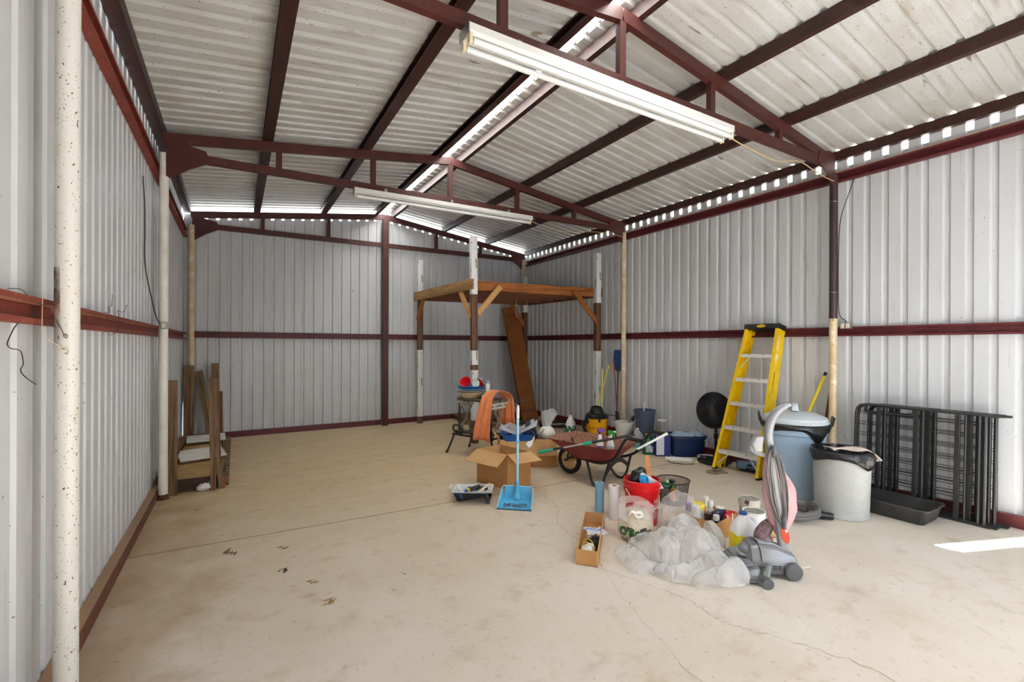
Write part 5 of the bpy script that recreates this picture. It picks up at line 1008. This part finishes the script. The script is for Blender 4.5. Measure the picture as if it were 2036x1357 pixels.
single('stir_stick','orange brown wooden stick standing up at the back of the red bucket','stick',MB().loft([[(x*s,y,z) for x,y in ((-0.017,-0.004),(0.017,-0.004),(0.017,0.004),(-0.017,0.004))] for z,s in ((0,0.9),(0.30,1.0),(0.36,1.15),(0.53,1.0),(0.55,0.7))]),mat('varnished_stick',(206,142,84),0.5,grain=(20,(178,112,60))),loc=(3.075,2.73,0.03),rz=math.radians(-31),sm=0).rotation_euler=(math.radians(4),math.radians(-8),math.radians(-31))
# mesh basket behind the bucket
BASK=mat('dark_bronze_mesh',(62,54,48),0.5,0.4)
t=thing('mesh_basket','dark round wire mesh basket of cleaning things behind the red bucket','basket',(3.60,2.97,0))
m=MB(); H=0.215
for k in range(76):
    a=2*math.pi*k/76; m.tube([(0.125*math.cos(a),0.125*math.sin(a),0.004),(0.155*math.cos(a),0.155*math.sin(a),H)],0.0013,3,caps=False)
for k in range(38): z=0.004+H*k/38; r_=0.125+0.03*z/H; m.tube([(r_*math.cos(a),r_*math.sin(a),z) for a in [2*math.pi*i/36 for i in range(36)]],0.0013,3,closed=True)
o=build('mesh_wall',m,BASK,t,sm=0)
build('rim',MB().tube([(0.157*math.cos(a),0.157*math.sin(a),H) for a in [2*math.pi*i/40 for i in range(40)]],0.006,8,closed=True),BASK,t); build('floor_disc',MB().lathe([(0.125,0.001),(0.125,0.006),(0,0.006)],36,True,False),BASK,t)
single('gloves','green and white cloth folded in the dark mesh basket','cloth',MB().grid(14,10,lambda u,v:((u-0.5)*0.16,(v-0.5)*0.10,0.17+0.03*math.sin(u*9)*math.cos(v*7))),mat('green_cloth',(30,140,84),0.9,noise=(14,(224,232,226),0.55,0.6)),loc=(3.55,2.98,0.0),rz=0.3,sm=180)
single('sponge','mustard yellow cloth in the dark mesh basket','cloth',MB().ball((0,0,0),(0.055,0.045,0.07),14,9),mat('mustard_cloth',(196,148,34),0.8,noise=(20,(170,120,24),0.4,0.7)),loc=(3.53,2.90,0.10),sm=180)
can('bottle','dark bottle standing in the dark mesh basket',(3.64,3.01,0.007),0.035,0.16,mat('dark_teal_bottle',(30,66,84),0.3),BLACKP,0.03,'bottle')
# narrow box with odds and ends
nb=carton('narrow_carton','long narrow open cardboard tray in the front holding a mask and a zip bag',[(2.0,2.46),(2.10,2.345),(2.63,2.86),(2.525,2.98)],0.105,{},t=0.006)
t=thing('dust_mask','white moulded dust mask lying at the front of the narrow cardboard tray','mask',(2.145,2.495,0.045),math.radians(44))
def mk(u,v): a=u*2*math.pi; r_=v; return (0.070*r_*math.cos(a),0.052*r_*math.sin(a),0.055*(1-r_**2.2)+0.006*math.cos(2*a)*r_)
build('shell',MB().grid(26,8,mk,closeu=True,M=Matrix.Rotation(0.5,4,'X')),WHITEP,t,sm=180)
for q in (0.03,-0.025): build('elastic_band',MB().tube([(q-0.02,-0.05,0.01),(q,-0.02,0.058),(q+0.015,0.02,0.064),(q+0.02,0.05,0.03)],0.0022,5,k=4),mat('yellow_elastic',(226,214,80),0.6),t)
blob('black_bag','crumpled black plastic in the narrow cardboard tray behind the dust mask','bag',(2.265,2.575,0.008),(0.11,0.042,0.035),BAGB,0.5,5,rz=math.radians(44))
t=thing('zip_bag','clear zip bag with a blue stripe standing slantwise in the narrow cardboard tray','bag',(2.30,2.60,0.085),math.radians(20))
def zb(u,v): return ((u-0.5)*0.25,(v-0.5)*0.07+0.008*math.sin(u*6),0.02+0.03*v+0.012*math.sin(u*5+1)-0.05*(u-0.5))
build('film',MB().grid(20,8,zb),mat('zip_bag_film',(214,220,236),0.2,trans=0.2,alpha=0.8),t,sm=180)
def zs(u,v): x,y,z=zb(u,0.62+v*0.14); return (x,y,z+0.0015)
build('zip_stripe',MB().grid(20,2,zs),mat('blue_zip',(44,82,190),0.4),t,sm=180)
t=thing('folded_paper','white printed paper lying at the back of the narrow cardboard tray','paper',(2.41,2.735,0.012),math.radians(44)); build('sheet',MB().box((0,0,0.02),(0.20,0.10,0.03),Matrix.Rotation(0.10,4,'Y')),mat('white_paper',(232,232,232),0.8),t,sm=0,bev=0.003); build('print_band',MB().box((0.07,0,0.029),(0.012,0.08,0.002)),mat('blue_grey_ink',(70,80,110),0.6),t,sm=0)
# carton of bottles
cb=carton('bottle_carton','open cardboard box of bottles and small boxes behind the plastic sheeting',[(3.14,2.17),(3.50,2.235),(3.44,2.53),(3.08,2.465)],0.150,{})
def bottle(label,loc,r,h,body,capm,capr=0.7,caph=0.03,lab=None):
    t=thing('bottle',label,'bottle',loc); build('body',MB().lathe([(r*0.93,0),(r,0.006),(r,h*0.68),(r*0.85,h*0.8),(r*capr*0.9,h*0.88),(r*capr*0.9,h)],20),body,t); build('cap',MB().cyl((0,0,h*0.93),(0,0,h+caph),r*capr,n=16),capm,t)
    if lab: build('label',MB().lathe([(r*1.01,h*0.12),(r*1.01,h*0.6)],20,False,False),lab,t)
    return t
BRN=mat('dark_brown_bottle',(62,40,30),0.3)
t=thing('jar','white tub with a wide yellow lid in the cardboard box of bottles','jar',(3.245,2.43,0.007)); build('body',MB().lathe([(0.05,0),(0.055,0.005),(0.055,0.17)],24),WHITEP,t); build('lid',MB().lathe([(0.058,0.165),(0.06,0.17),(0.06,0.195),(0.055,0.205),(0.03,0.208),(0,0.208)],24),mat('lemon_plastic',(240,216,26),0.4),t)
bottle('white bottle with a purple cap beside the yellow lidded tub',(3.165,2.44,0.007),0.04,0.17,WHITEP,PURP,0.8,0.045)
bottle('white tub with a pale lid in front of the purple capped bottle',(3.15,2.37,0.007),0.042,0.19,WHITEP,WHITEP,0.85,0.03)
t=bottle('tall clear bottle with a white pump top in the box of bottles',(3.29,2.38,0.007),0.022,0.20,mat('pink_clear_bottle',(222,170,150),0.25,trans=0.2),WHITEP,0.5,0.02); build('pump_top',MB().tube([(0,0,0.21),(0,0,0.25),(0.0,0.0,0.265)],[0.008,0.02,0.022],12),mat('pale_wax',(232,232,222),0.5),t)
bottle('dark brown bottle with a tan label at the front of the box of bottles',(3.215,2.305,0.007),0.032,0.15,BRN,BRN,0.9,0.02,mat('tan_label',(196,164,130),0.6))
bottle('black bottle with a white pump cap at the front corner of the box of bottles',(3.225,2.24,0.007),0.028,0.14,BLACKP,WHITEP,0.85,0.03)
bottle('white capped bottle at the back of the box of bottles',(3.37,2.40,0.007),0.034,0.18,WHITEP,WHITEP,0.8,0.035)
bottle('low white capped jar behind the navy box in the box of bottles',(3.40,2.33,0.007),0.034,0.15,WHITEP,WHITEP,0.95,0.025)
t=thing('small_box','navy and grey printed box lying in the box of bottles','box',(3.33,2.29,0.115),math.radians(8)); build('body',MB().box((0,0,0.03),(0.14,0.06,0.06)),mat('navy_print',(34,40,72),0.45,noise=(26,(200,204,214),0.56,0.6)),t,sm=0,bev=0.002)
t=thing('small_box','red and white printed box at the front right of the box of bottles','box',(3.36,2.225,0.10),math.radians(10)); build('body',MB().box((0,0,0.03),(0.09,0.03,0.075)),mat('red_print',(204,30,44),0.4,noise=(22,(236,226,226),0.6,0.63)),t,sm=0,bev=0.002); build('white_band',MB().box((0.035,-0.0155,0.03),(0.018,0.002,0.073)),WHITEP,t,sm=0)
single('red_packet','bright red packet at the right end of the box of bottles','packet',MB().box((0,0,0),(0.09,0.05,0.03)),RED_P,loc=(3.44,2.265,0.14),rz=0.2,bev=0.006)
blob('newspaper_pad','crumpled grey paper filling the bottom of the box of bottles','paper',(3.30,2.36,0.008),(0.15,0.10,0.045),mat('grey_crumpled_paper',(170,166,160),0.8,bump=(30,0.6,0.01)),0.4,6)
# shopping bag
FILM=film('white_bag_film',(240,240,240),0.2,0.8,9)
STUFF=mat('crumpled_cream_paper',(214,200,178),0.85,noise=[(9,(190,168,140),0.45,0.7),(22,(150,120,90),0.66,0.72)],bump=(28,0.8,0.012))
t=thing('shopping_bag','knotted white plastic shopping bag with a green printed shop name','bag',(2.685,2.565,0))
sa=math.radians(-136.3)
from mathutils import noise as NZ
def bagf(sc,amp,sd):
    def f(u,v):
        a=u*2*math.pi; prof=[0.105,0.135,0.148,0.150,0.142,0.128,0.105,0.075]; z=v*0.235
        i=min(int(v*7),6); r_=prof[i]+(prof[i+1]-prof[i])*(v*7-i); r_*=sc
        n=NZ.noise(Vector((math.cos(a)*2.2,math.sin(a)*2.2,z*9+sd)))*amp
        return ((r_+n)*math.cos(a),(r_*0.88+n)*math.sin(a),0.003+z*sc)
    return f
m=MB().grid(48,18,bagf(0.95,0.016,2),closeu=True); m.f.append(list(range(48))); m.mi.append(0); m.f.append(list(range(48*17,48*18))); m.mi.append(0); build('contents',m,STUFF,t,sm=180)
build('film',MB().grid(56,20,bagf(1.02,0.010,5),closeu=True),FILM,t,sm=180)
Rb=Matrix.Rotation(sa+math.pi/2,4,'Z')  # local -y faces the camera
def loopstrip(x0,x1,h,yy,wd,sd):
    P=[Vector((x0,yy,0.20)),Vector((x0*1.05,yy-0.01,0.20+h*0.6)),Vector((x0*0.7+x1*0.3,yy,0.20+h)),Vector((x0*0.3+x1*0.7,yy,0.20+h*0.97)),Vector((x1*1.02,yy-0.01,0.20+h*0.55)),Vector((x1,yy,0.19))]; P,_=smooth(P,[0]*6,5,False)
    return MB().grid(len(P),5,lambda u,v:tuple(P[int(round(u*(len(P)-1)))]+Vector((0,(v-0.5)*wd*0.5+0.006*math.sin(u*17+v*5),(v-0.5)*wd*(0.5+0.5*abs(u-0.5)*2)))),M=Rb)
HF=film('bag_handle_film',(240,240,240),0.3,0.85,10)
build('handle_loop',loopstrip(-0.125,0.10,0.085,0.03,0.08,1),HF,t,sm=180); build('handle_loop',loopstrip(-0.02,0.135,0.075,-0.02,0.06,2),HF,t,sm=180)
build('side_fold',MB().grid(12,8,lambda u,v:((u-0.5)*0.26,-0.02-0.09*(1-v)-0.015*math.sin(u*9),0.17+0.075*v+0.02*math.sin(u*7+2)),M=Rb),HF,t,sm=180)
build('knot',MB().tube([(-0.05,-0.09,0.20),(-0.03,-0.105,0.235),(0.0,-0.10,0.225),(0.03,-0.105,0.235),(0.05,-0.10,0.21),(0.02,-0.115,0.20),(-0.01,-0.112,0.215)],[0.006,0.011,0.012,0.011,0.008,0.009,0.006],8,k=3,M=Rb),mat('bag_knot_film',(240,238,234),0.35),t)
def bagmap(a0,z0,off,tilt=0.0,arc=0.0):
    def f(x,y):
        a=a0+x/0.152; z=z0+y+tilt*x-arc*(math.cos(x/0.152*0.9)-1)*-1
        v=max(0,min(1,z/0.24)); xx,yy,zz=bagf(1.02,0.010,5)((a/(2*math.pi))%1.0,v); s=1+off/0.15; return (xx*s,yy*s,z)
    return f
GRN=mat('green_shop_print',(44,150,64),0.5); BLKI=mat('black_shop_print',(24,34,26),0.5)
def offtext(body,size,fn,off):
    cu=bpy.data.curves.new('t','FONT'); cu.body=body; cu.size=size; cu.align_x='CENTER'; cu.align_y='CENTER'; cu.resolution_u=3; cu.offset=off
    o=bpy.data.objects.new('t',cu); SC.collection.objects.link(o); dg=bpy.context.evaluated_depsgraph_get(); me=o.evaluated_get(dg).to_mesh()
    m=MB().add([fn(v.co.x,v.co.y) for v in me.vertices],[tuple(p.vertices) for p in me.polygons]); o.evaluated_get(dg).to_mesh_clear(); bpy.data.objects.remove(o); bpy.data.curves.remove(cu); return m
build('shop_name_outline',offtext("O'Reilly",0.085,bagmap(sa+0.02,0.085,0.003),0.0055),BLKI,t,sm=0); build('shop_name',offtext("O'Reilly",0.085,bagmap(sa+0.02,0.085,0.0045),-0.0008),GRN,t,sm=0)
build('shop_subtitle',MB().text('AUTO PARTS',0.034,bagmap(sa+0.10,0.036,0.003)),BLKI,t,sm=0)
# the sheeting is crumpled by letting a slack film settle over its own soft mounds
def crumple(vs,fs,frames,grow,seed,mass=0.05,bend=0.02,grav=0.6):
    me=bpy.data.meshes.new('film'); me.from_pydata(vs,[],fs); o=bpy.data.objects.new('film',me); SC.collection.objects.link(o)
    fl_=bpy.data.meshes.new('catch'); fl_.from_pydata([(-3,-3,0),(3,-3,0),(3,3,0),(-3,3,0)],[],[(0,1,2,3)]); fo=bpy.data.objects.new('catch',fl_); SC.collection.objects.link(fo)
    fo.modifiers.new('c','COLLISION'); fo.collision.thickness_outer=0.004; fo.collision.cloth_friction=40
    md=o.modifiers.new('cloth','CLOTH'); s=md.settings; s.quality=4; s.mass=mass; s.tension_stiffness=15; s.compression_stiffness=15; s.shear_stiffness=5; s.bending_stiffness=bend; s.shrink_min=-grow; s.shrink_max=-grow; s.effector_weights.gravity=grav; s.air_damping=3
    md.collision_settings.distance_min=0.004; md.collision_settings.use_self_collision=False
    md.point_cache.frame_start=1; md.point_cache.frame_end=frames+5
    for f in range(1,frames+1): SC.frame_set(f)
    dg=bpy.context.evaluated_depsgraph_get(); e=o.evaluated_get(dg).to_mesh(); out=[(v.co.x,v.co.y,max(0.002,v.co.z)) for v in e.vertices]; o.evaluated_get(dg).to_mesh_clear()
    SC.frame_set(1); bpy.data.objects.remove(o); bpy.data.objects.remove(fo); return out
PLAS=film('milky_plastic_sheet',(242,243,244),0.42,1.0,9,0.16,0.35,0.5,0.008)
lob=[(2.56,2.32,0.17,0.14,0.13,0),(2.42,2.33,0.15,0.12,0.08,0),(2.44,2.43,0.09,0.04,0.035,0.5),(2.62,2.20,0.20,0.16,0.19,0.3),(2.74,2.10,0.22,0.17,0.20,0.5),(2.82,2.14,0.15,0.12,0.17,0.2),(2.97,2.10,0.11,0.06,0.15,-0.5),(2.62,1.98,0.17,0.12,0.12,0.9),(2.50,1.94,0.16,0.09,0.10,-0.6),(2.60,1.80,0.16,0.08,0.09,-0.5),(2.64,1.71,0.11,0.08,0.11,-0.5),(2.70,1.90,0.10,0.10,0.13,0.4),(2.36,2.20,0.13,0.10,0.08,0.2),(2.47,2.08,0.13,0.10,0.09,0.3),(2.86,2.26,0.13,0.09,0.17,0.2)]
x0,x1,y0,y1=2.10,3.16,1.58,2.56
def hgt(x,y,pw=0.6):
    h=0
    for cx,cy,rx,ry,hh,rt in lob:
        c,s=math.cos(rt),math.sin(rt); dx,dy=x-cx,y-cy; a=(dx*c+dy*s)/rx; b=(-dx*s+dy*c)/ry; q=1-a*a-b*b
        if q>0: h=max(h,hh*q**pw)
    return h
def filmsheet(N,sc,zs,sd):
    H=[[hgt(x0+(x1-x0)*i/N,y0+(y1-y0)*j_/N) for i in range(N+1)] for j_ in range(N+1)]; vs=[];fs=[];ix={}
    def vid(i,j_):
        if (i,j_) not in ix:
            ix[(i,j_)]=len(vs); x,y=x0+(x1-x0)*i/N,y0+(y1-y0)*j_/N; p=Vector((x,y,sd)); z=H[j_][i]*zs
            vs.append(((x-2.65)*sc+0.006*NZ.noise(p*23),(y-2.1)*sc+0.006*NZ.noise(p*29+Vector((5,5,5))),0.006+z+(0.010*NZ.noise(p*17)+0.012*NZ.noise(p*8))*(z>0)))
        return ix[(i,j_)]
    for j_ in range(N):
        for i in range(N):
            if max(H[j_][i],H[j_][i+1],H[j_+1][i],H[j_+1][i+1])>0.006: fs.append((vid(i,j_),vid(i+1,j_),vid(i+1,j_+1),vid(i,j_+1)))
    return vs,fs
t=thing('plastic_sheet','large heap of milky clear plastic sheeting crumpled on the floor','plastic sheet',(2.65,2.1,0))
vs,fs=filmsheet(140,0.885,1.0,0.0); build('outer_layer',MB().add(crumple(vs,fs,13,0.38,1,grav=0.5),fs),PLAS,t,sm=180)
vs,fs=filmsheet(90,0.76,0.7,3.0); build('inner_layer',MB().add(crumple(vs,fs,12,0.30,1,grav=0.5),fs),PLAS,t,sm=180)
def filmbag(name,label,cat,loc,dims,m_,grow,frames,sd):
    bb=MB(); bb.ball((0,0,0),1.0,52,34); vs=[]
    for x,y,z in bb.v:
        n=1+0.10*NZ.noise(Vector((x*2+sd,y*2,z*2))); vs.append((x*dims[0]*n,y*dims[1]*n,max(0.006,(z*n+1)*dims[2])))
    bb.v=crumple(vs,bb.f,frames,grow,1,grav=0.6); return single(name,label,cat,bb,m_,loc=loc,sm=180)
filmbag('plastic_bag','clear plastic bag of cups slumped between the red bucket and the bottle box','bag',(3.02,2.43,0),(0.14,0.115,0.145),film('clear_cup_bag',(240,242,243),0.25,0.85,9),0.32,10,2)
t=thing('plastic_cup_stack','stack of white plastic cups inside the slumped clear bag','cups',(3.02,2.43,0.11)); build('cups',MB().lathe([(0.03,-0.06),(0.035,-0.05),(0.042,0.05),(0.045,0.06)],18,M=Matrix.Rotation(1.2,4,'X')),WHITEP,t)
# bleach jug and paint cans
YLAB=mat('yellow_bleach_label',(240,222,20),0.45,noise=[(16,(236,196,10),0.55,0.62),(70,(60,60,40),0.66,0.69,(1,1,3))])
t=jug('bleach_jug','white gallon jug with a yellow label and blue cap standing left of the upright vacuum',(3.17,1.965,0),math.radians(-31),0.19,0.15,0.30,mat('white_jug_plastic',(236,238,240),0.35),mat('blue_cap',(28,84,170),0.4),YLAB,(0.06,0.50))
build('label_panel',MB().box((0.045,-0.0765,0.075),(0.07,0.002,0.05)),mat('yellow_white_panel',(240,232,150),0.5,noise=(60,(90,90,50),0.5,0.55,(1,1,3))),t,sm=0)
build('label_band',MB().box((0.045,-0.0768,0.115),(0.085,0.002,0.014)),BLACKP,t,sm=0)
build('label_word',MB().text('BLEACH',0.018,lambda a,b:(0.045+a,-0.0785,0.115+b)),mat('yellow_print',(240,222,20),0.5),t,sm=0)
CANM=mat('paint_can_tin',(176,176,172),0.35,0.7,noise=(18,(214,212,204),0.5,0.6))
def paintcan(label,loc,body,lidm):
    t=thing('paint_can',label,'paint can',loc); build('body',MB().lathe([(0.082,0),(0.084,0.004),(0.083,0.008),(0.083,0.182),(0.086,0.186),(0.086,0.192),(0.078,0.192),(0.075,0.184)],36,True,False),body,t); build('lid',MB().lathe([(0.076,0.185),(0.074,0.189),(0.062,0.186),(0.055,0.188),(0,0.188)],36,False,False),lidm,t)
    build('bail',MB().tube([(0.084*math.cos(a),0.084*math.sin(a),0.165-0.09*math.sin((a-math.radians(-240))/math.pi*math.pi)) for a in [math.radians(-240+180*i/12) for i in range(13)]],0.0022,5,M=Matrix.Scale(1.03,4)),STEEL,t)
    for a in (-240,-60): build('ear',MB().ball((0.085*math.cos(math.radians(a)),0.085*math.sin(math.radians(a)),0.165),0.008,8,5),STEEL,t)
    return t
paintcan('white paint can with a tin lid behind the bleach jug',(3.54,2.125,0),WHITEP,CANM)
paintcan('tin paint can with a paint-stained lid, farther back behind the white paint can',(3.80,2.32,0),mat('stained_can',(206,198,186),0.5,noise=(9,(90,70,60),0.58,0.62)),CANM)
blob('crumpled_paper_bag','small crumpled tan paper behind the upright vacuum beside the paint cans','paper',(3.64,2.02,0),(0.06,0.05,0.05),mat('tan_paper',(222,188,150),0.8,bump=(30,0.6,0.01)),0.4,3,16,10)

# ================================================================= upright vacuum
VG=mat('metallic_grey_plastic',(126,128,134),0.3,0.25); VD=mat('dark_grey_plastic2',(88,90,94),0.42); VL=mat('pale_grey_plastic',(150,150,153),0.32); PINKB=mat('dusty_pink_bag',(202,160,164),0.8,noise=(6,(186,142,148),0.4,0.7),bump=(8,0.4,0.03)); VC=mat('grey_cord',(112,110,108),0.5)
VR=math.radians(143); t=thing('upright_vacuum','grey upright vacuum cleaner with a dusty pink bag and wound cord','vacuum',(3.00,1.768,0),VR)
def sec(x,wy,z0,z1,r_=0.03,tp=0.8):
    return [(x,y,z) for y,z in ((-wy,z0),(wy,z0),(wy,z0+(z1-z0)*0.55),(wy*tp,z1-0.012),(wy*tp*0.8,z1),(-wy*tp*0.8,z1),(-wy*tp,z1-0.012),(-wy,z0+(z1-z0)*0.55))]
build('motor_housing',MB().loft([sec(-0.215,0.075,0.055,0.12),sec(-0.19,0.10,0.04,0.145),sec(-0.08,0.108,0.035,0.19),sec(0.03,0.105,0.035,0.20),sec(0.075,0.09,0.045,0.185),sec(0.10,0.06,0.06,0.15)]),VG,t,sm=30,bev=0.006)
build('lower_skirt',MB().loft([sec(-0.21,0.085,0.045,0.095),sec(-0.10,0.112,0.03,0.115),sec(0.05,0.11,0.03,0.115),sec(0.08,0.10,0.04,0.11)]),VD,t,sm=30,bev=0.004)
build('top_strip',MB().loft([[(x,y,z) for y in (-0.035,0.035) for z in ((zz-0.01,zz+0.006) if y<0 else (zz+0.006,zz-0.01))] for x,zz in ((-0.20,0.135),(-0.08,0.192),(0.02,0.202))]),VL,t,sm=30,bev=0.004)
m=MB(); 
for i in range(3):
    for q in (0,1): m.box((-0.085+q*0.03,0.1095,0.062+i*0.010),(0.022,0.006,0.005))
build('vent_slots',m,BLACKP,t,sm=0)
build('trim_line',MB().tube([(0.03,-0.085,0.19),(0.032,0.0,0.207),(0.03,0.085,0.19),(0.025,0.112,0.11)],0.003,5,k=3),BLACKP,t)
for x,y,r_,w_ in ((-0.165,0.115,0.055,0.04),(-0.165,-0.115,0.055,0.04)):
    wv=build('rear_wheel',MB().lathe([(0,-w_/2),(r_-0.008,-w_/2),(r_,-w_/2+0.008),(r_,w_/2-0.008),(r_-0.008,w_/2),(r_*0.6,w_/2+0.001),(0,w_/2+0.001)],30,M=Matrix.Translation((x,y,r_))@Matrix.Rotation(math.radians(-90),4,'X')),VD,t)
def nz(y,x0,x1,h): return [(x,y,z) for x,z in ((x0,0.012),(x1,0.012),(x1+0.004,0.03),(x1-0.03,h*0.75),(x0+0.03,h),(x0,h))]
build('nozzle',MB().loft([nz(-0.195,0.08,0.165,0.06),nz(-0.17,0.06,0.18,0.085),nz(-0.06,0.05,0.185,0.10),nz(0.06,0.05,0.185,0.10),nz(0.17,0.06,0.18,0.085),nz(0.195,0.08,0.165,0.06)]),VG,t,sm=25,bev=0.005)
build('nozzle_window',MB().loft([[(x,y,z) for x,z in ((0.085,0.098),(0.150,0.080),(0.152,0.085),(0.087,0.103))] for y in (-0.14,0.14)]),mat('smoky_clear_plastic',(150,152,160),0.15,alpha=0.75),t,sm=0)
build('bumper',MB().tube([(0.08,-0.20,0.022),(0.175,-0.19,0.022),(0.193,-0.1,0.022),(0.195,0,0.022),(0.193,0.1,0.022),(0.175,0.19,0.022),(0.08,0.20,0.022)],0.009,8,k=3),VD,t)
build('lift_bar',MB().tube([(0.085,-0.04,0.115),(0.125,-0.03,0.12),(0.125,0.03,0.12),(0.085,0.04,0.115)],0.011,8,k=3),VL,t)
build('headlight_hood',MB().ball((0.085,0.0,0.145),(0.045,0.06,0.035),16,9),VG,t)
fw=build('front_roller',MB().cyl((0.045,0.205,0.034),(0.045,0.255,0.034),0.033,n=22),VD,t); build('roller_arm',MB().tube([(-0.01,0.13,0.09),(0.03,0.19,0.07),(0.045,0.21,0.04)],[0.016,0.022,0.02],10),mat('grey_green_plastic',(120,128,126),0.45),t)
cb_=Vector((-0.165,0.0,0.15)); ct=Vector((-0.065,0.0,0.86))
cv=(ct-cb_)
def colr(s,wx,wy): 
    p=cb_+cv*s; return [(p.x+x,p.y+y,p.z) for x,y,_ in rrect(wx,wy,min(wx,wy)*0.35,0,k=3)]
build('handle_column',MB().loft([colr(-0.03,0.07,0.05),colr(0.08,0.075,0.055),colr(0.35,0.06,0.05),colr(0.8,0.045,0.04),colr(1.0,0.038,0.035)]),VL,t,sm=40)
build('upper_handle',MB().tube([ct-cv*0.06,ct+Vector((0.005,0,0.06)),ct+Vector((-0.01,0,0.14)),ct+Vector((-0.045,0,0.20)),ct+Vector((-0.10,0,0.245)),ct+Vector((-0.135,0,0.255))],[0.021,0.024,0.024,0.022,0.018,0.012],12,k=4,sq=1.25),VG,t)
for s in (0.27,0.93): p=cb_+cv*s; build('cord_hook',MB().ball((p.x,p.y+0.045,p.z),(0.016,0.022,0.045),12,8),VD,t)
m=MB(); q=random.Random(2)
for i in range(9):
    w_=0.020+0.0052*i; off=0.034+0.004*(i%4); pts=[]
    for j_ in range(20):
        a=2*math.pi*j_/20; s=0.60+0.345*math.cos(a)*(1-0.012*i*0+0.004*(i%3)); p=cb_+cv*s; pts.append((p.x+w_*math.sin(a)*(1+0.10*q.uniform(-1,1))+0.004*math.sin(i),p.y+off,p.z))
    m.tube(pts,0.0042,6,closed=True,k=2)
build('wound_cord',m,VC,t,sm=60)
build('switch_pod',MB().loft([rrect(0.05,0.06,0.012,0.80,0.01,0),rrect(0.075,0.06,0.014,0.845,0.02,0),rrect(0.05,0.05,0.012,0.90,0.0,0)],M=Matrix.Identity(4)),VL,t,sm=30,bev=0.004)
build('bag_hook',MB().tube([(-0.04,0.0,0.77),(0.02,0.0,0.79),(0.045,0.0,0.81),(0.05,0,0.84)],[0.014,0.016,0.018,0.012],8),VL,t)
def bagv(u,v):
    a=u*2*math.pi; z=0.24+0.52*v; wd=(0.082+0.018*math.sin(v*math.pi)-0.055*max(0,v-0.6)/0.4-0.05*max(0,0.2-v)/0.2); th=0.055*(math.sin(min(1,v*1.3+0.12)*math.pi)**0.5 if v<0.95 else 0.3)
    n=NZ.noise(Vector((math.cos(a)*1.5,math.sin(a)*1.5,v*5)))*0.012; ax_=-0.185+0.10*v
    return (ax_+(wd+n)*math.cos(a)*1.0-0.02*math.sin(v*3),-0.055+(th+n*0.8)*math.sin(a),z-0.05*math.cos(a)*(1-v)*1.2)
m=MB().grid(36,22,bagv,closeu=True); m.f.append(list(range(36))); m.mi.append(0); m.f.append(list(range(36*21,36*22))); m.mi.append(0)
build('dust_bag',m,PINKB,t,sm=180)
build('bellows',MB().tube([(-0.06,-0.03,0.17),(-0.04,-0.05,0.21),(-0.07,-0.065,0.26),(-0.10,-0.06,0.30)],[0.055,0.05,0.045,0.035],16,k=5),mat('dark_mauve_fabric',(104,84,88),0.8,noise=(40,(130,108,112),0.5,0.55)),t)
build('emblem',MB().loft([[(-0.155+0.025*math.cos(a)+0.012*math.sin(a),0.027+d,0.255+0.055*math.sin(a)) for a in [2*math.pi*i/20 for i in range(20)]] for d in (0,0.004)]),mat('orange_red_emblem',(196,66,40),0.4,noise=(24,(236,206,196),0.62,0.66)),t,sm=0)
single('frayed_cord_end','pale frayed cord tail on the floor behind the upright vacuum','cord',MB().tube([(0,0,0.01),(0.05,-0.03,0.006),(0.12,-0.05,0.006)],0.005,6,k=3),mat('pale_cord',(206,202,188),0.6),loc=(3.22,1.66,0))

# ================================================================= litter on the floor
LEAF=[mat('dry_leaf',(120,88,52),0.8,noise=(60,(84,58,34),0.4,0.7)),mat('dark_leaf_litter',(74,56,40),0.85),mat('pale_dead_leaf',(150,118,76),0.8)]
q=random.Random(11)
def litter(name,label,x,y,s,k,m_,group=None):
    mb=MB()
    for i in range(k):
        a=q.uniform(0,6.28); L_=s*q.uniform(0.5,1.1); wd=L_*q.uniform(0.15,0.4); ox,oy=q.uniform(-s,s)*0.5*(k>1),q.uniform(-s,s)*0.5*(k>1); c,sn=math.cos(a),math.sin(a); hz=q.uniform(0.2,0.5)
        P=[(-L_/2,0,0.001),(-L_*0.1,wd/2,L_*0.15*hz+0.001),(L_/2,0,L_*hz*0.6+0.002),(L_*0.05,-wd/2,0.001),(0,0,L_*0.25*hz+0.002)]
        mb.add([(ox+c*px_-sn*py_,oy+sn*px_+c*py_,pz_) for px_,py_,pz_ in P],[(0,1,4),(1,2,4),(2,3,4),(3,0,4)])
    return single(name,label,'leaf',mb,m_,loc=(x,y,0.0005),sm=0,group=group)
litter('dead_leaf','clump of dry leaf bits beside the floor joint, nearest the left wall',-0.02,3.85,0.07,5,LEAF[0])
litter('dead_leaf','curled tan leaf bits just in front of the floor joint',0.30,3.75,0.06,4,LEAF[2])
litter('dead_leaf','reddish brown clump of leaf bits a step in front of the floor joint',0.27,3.38,0.06,6,LEAF[1])
litter('dead_leaf','folded brown leaf on the open floor, alone in the middle left',0.42,3.12,0.055,4,LEAF[2])
litter('dead_leaf','pale leaf clump low on the open floor',0.47,2.83,0.06,6,LEAF[2])
litter('dead_leaf','small curled leaf pair near the middle of the open floor',0.82,2.76,0.045,2,LEAF[0])
litter('dead_leaf','thin dark leaf stem near the middle of the open floor',0.94,2.92,0.035,2,LEAF[1])
q2=random.Random(5)
for i in range(46):
    x,y=(q2.uniform(-0.4,3.0),q2.uniform(2.2,8.2)) if i<30 else (q2.uniform(2.0,3.3),q2.uniform(6.6,8.3))
    litter('leaf_bit','tiny dark leaf bit lying loose on the concrete floor',x,y,q2.uniform(0.012,0.03)*(1+0.10*y),1,LEAF[i%2],group='tiny leaf bits on the floor')
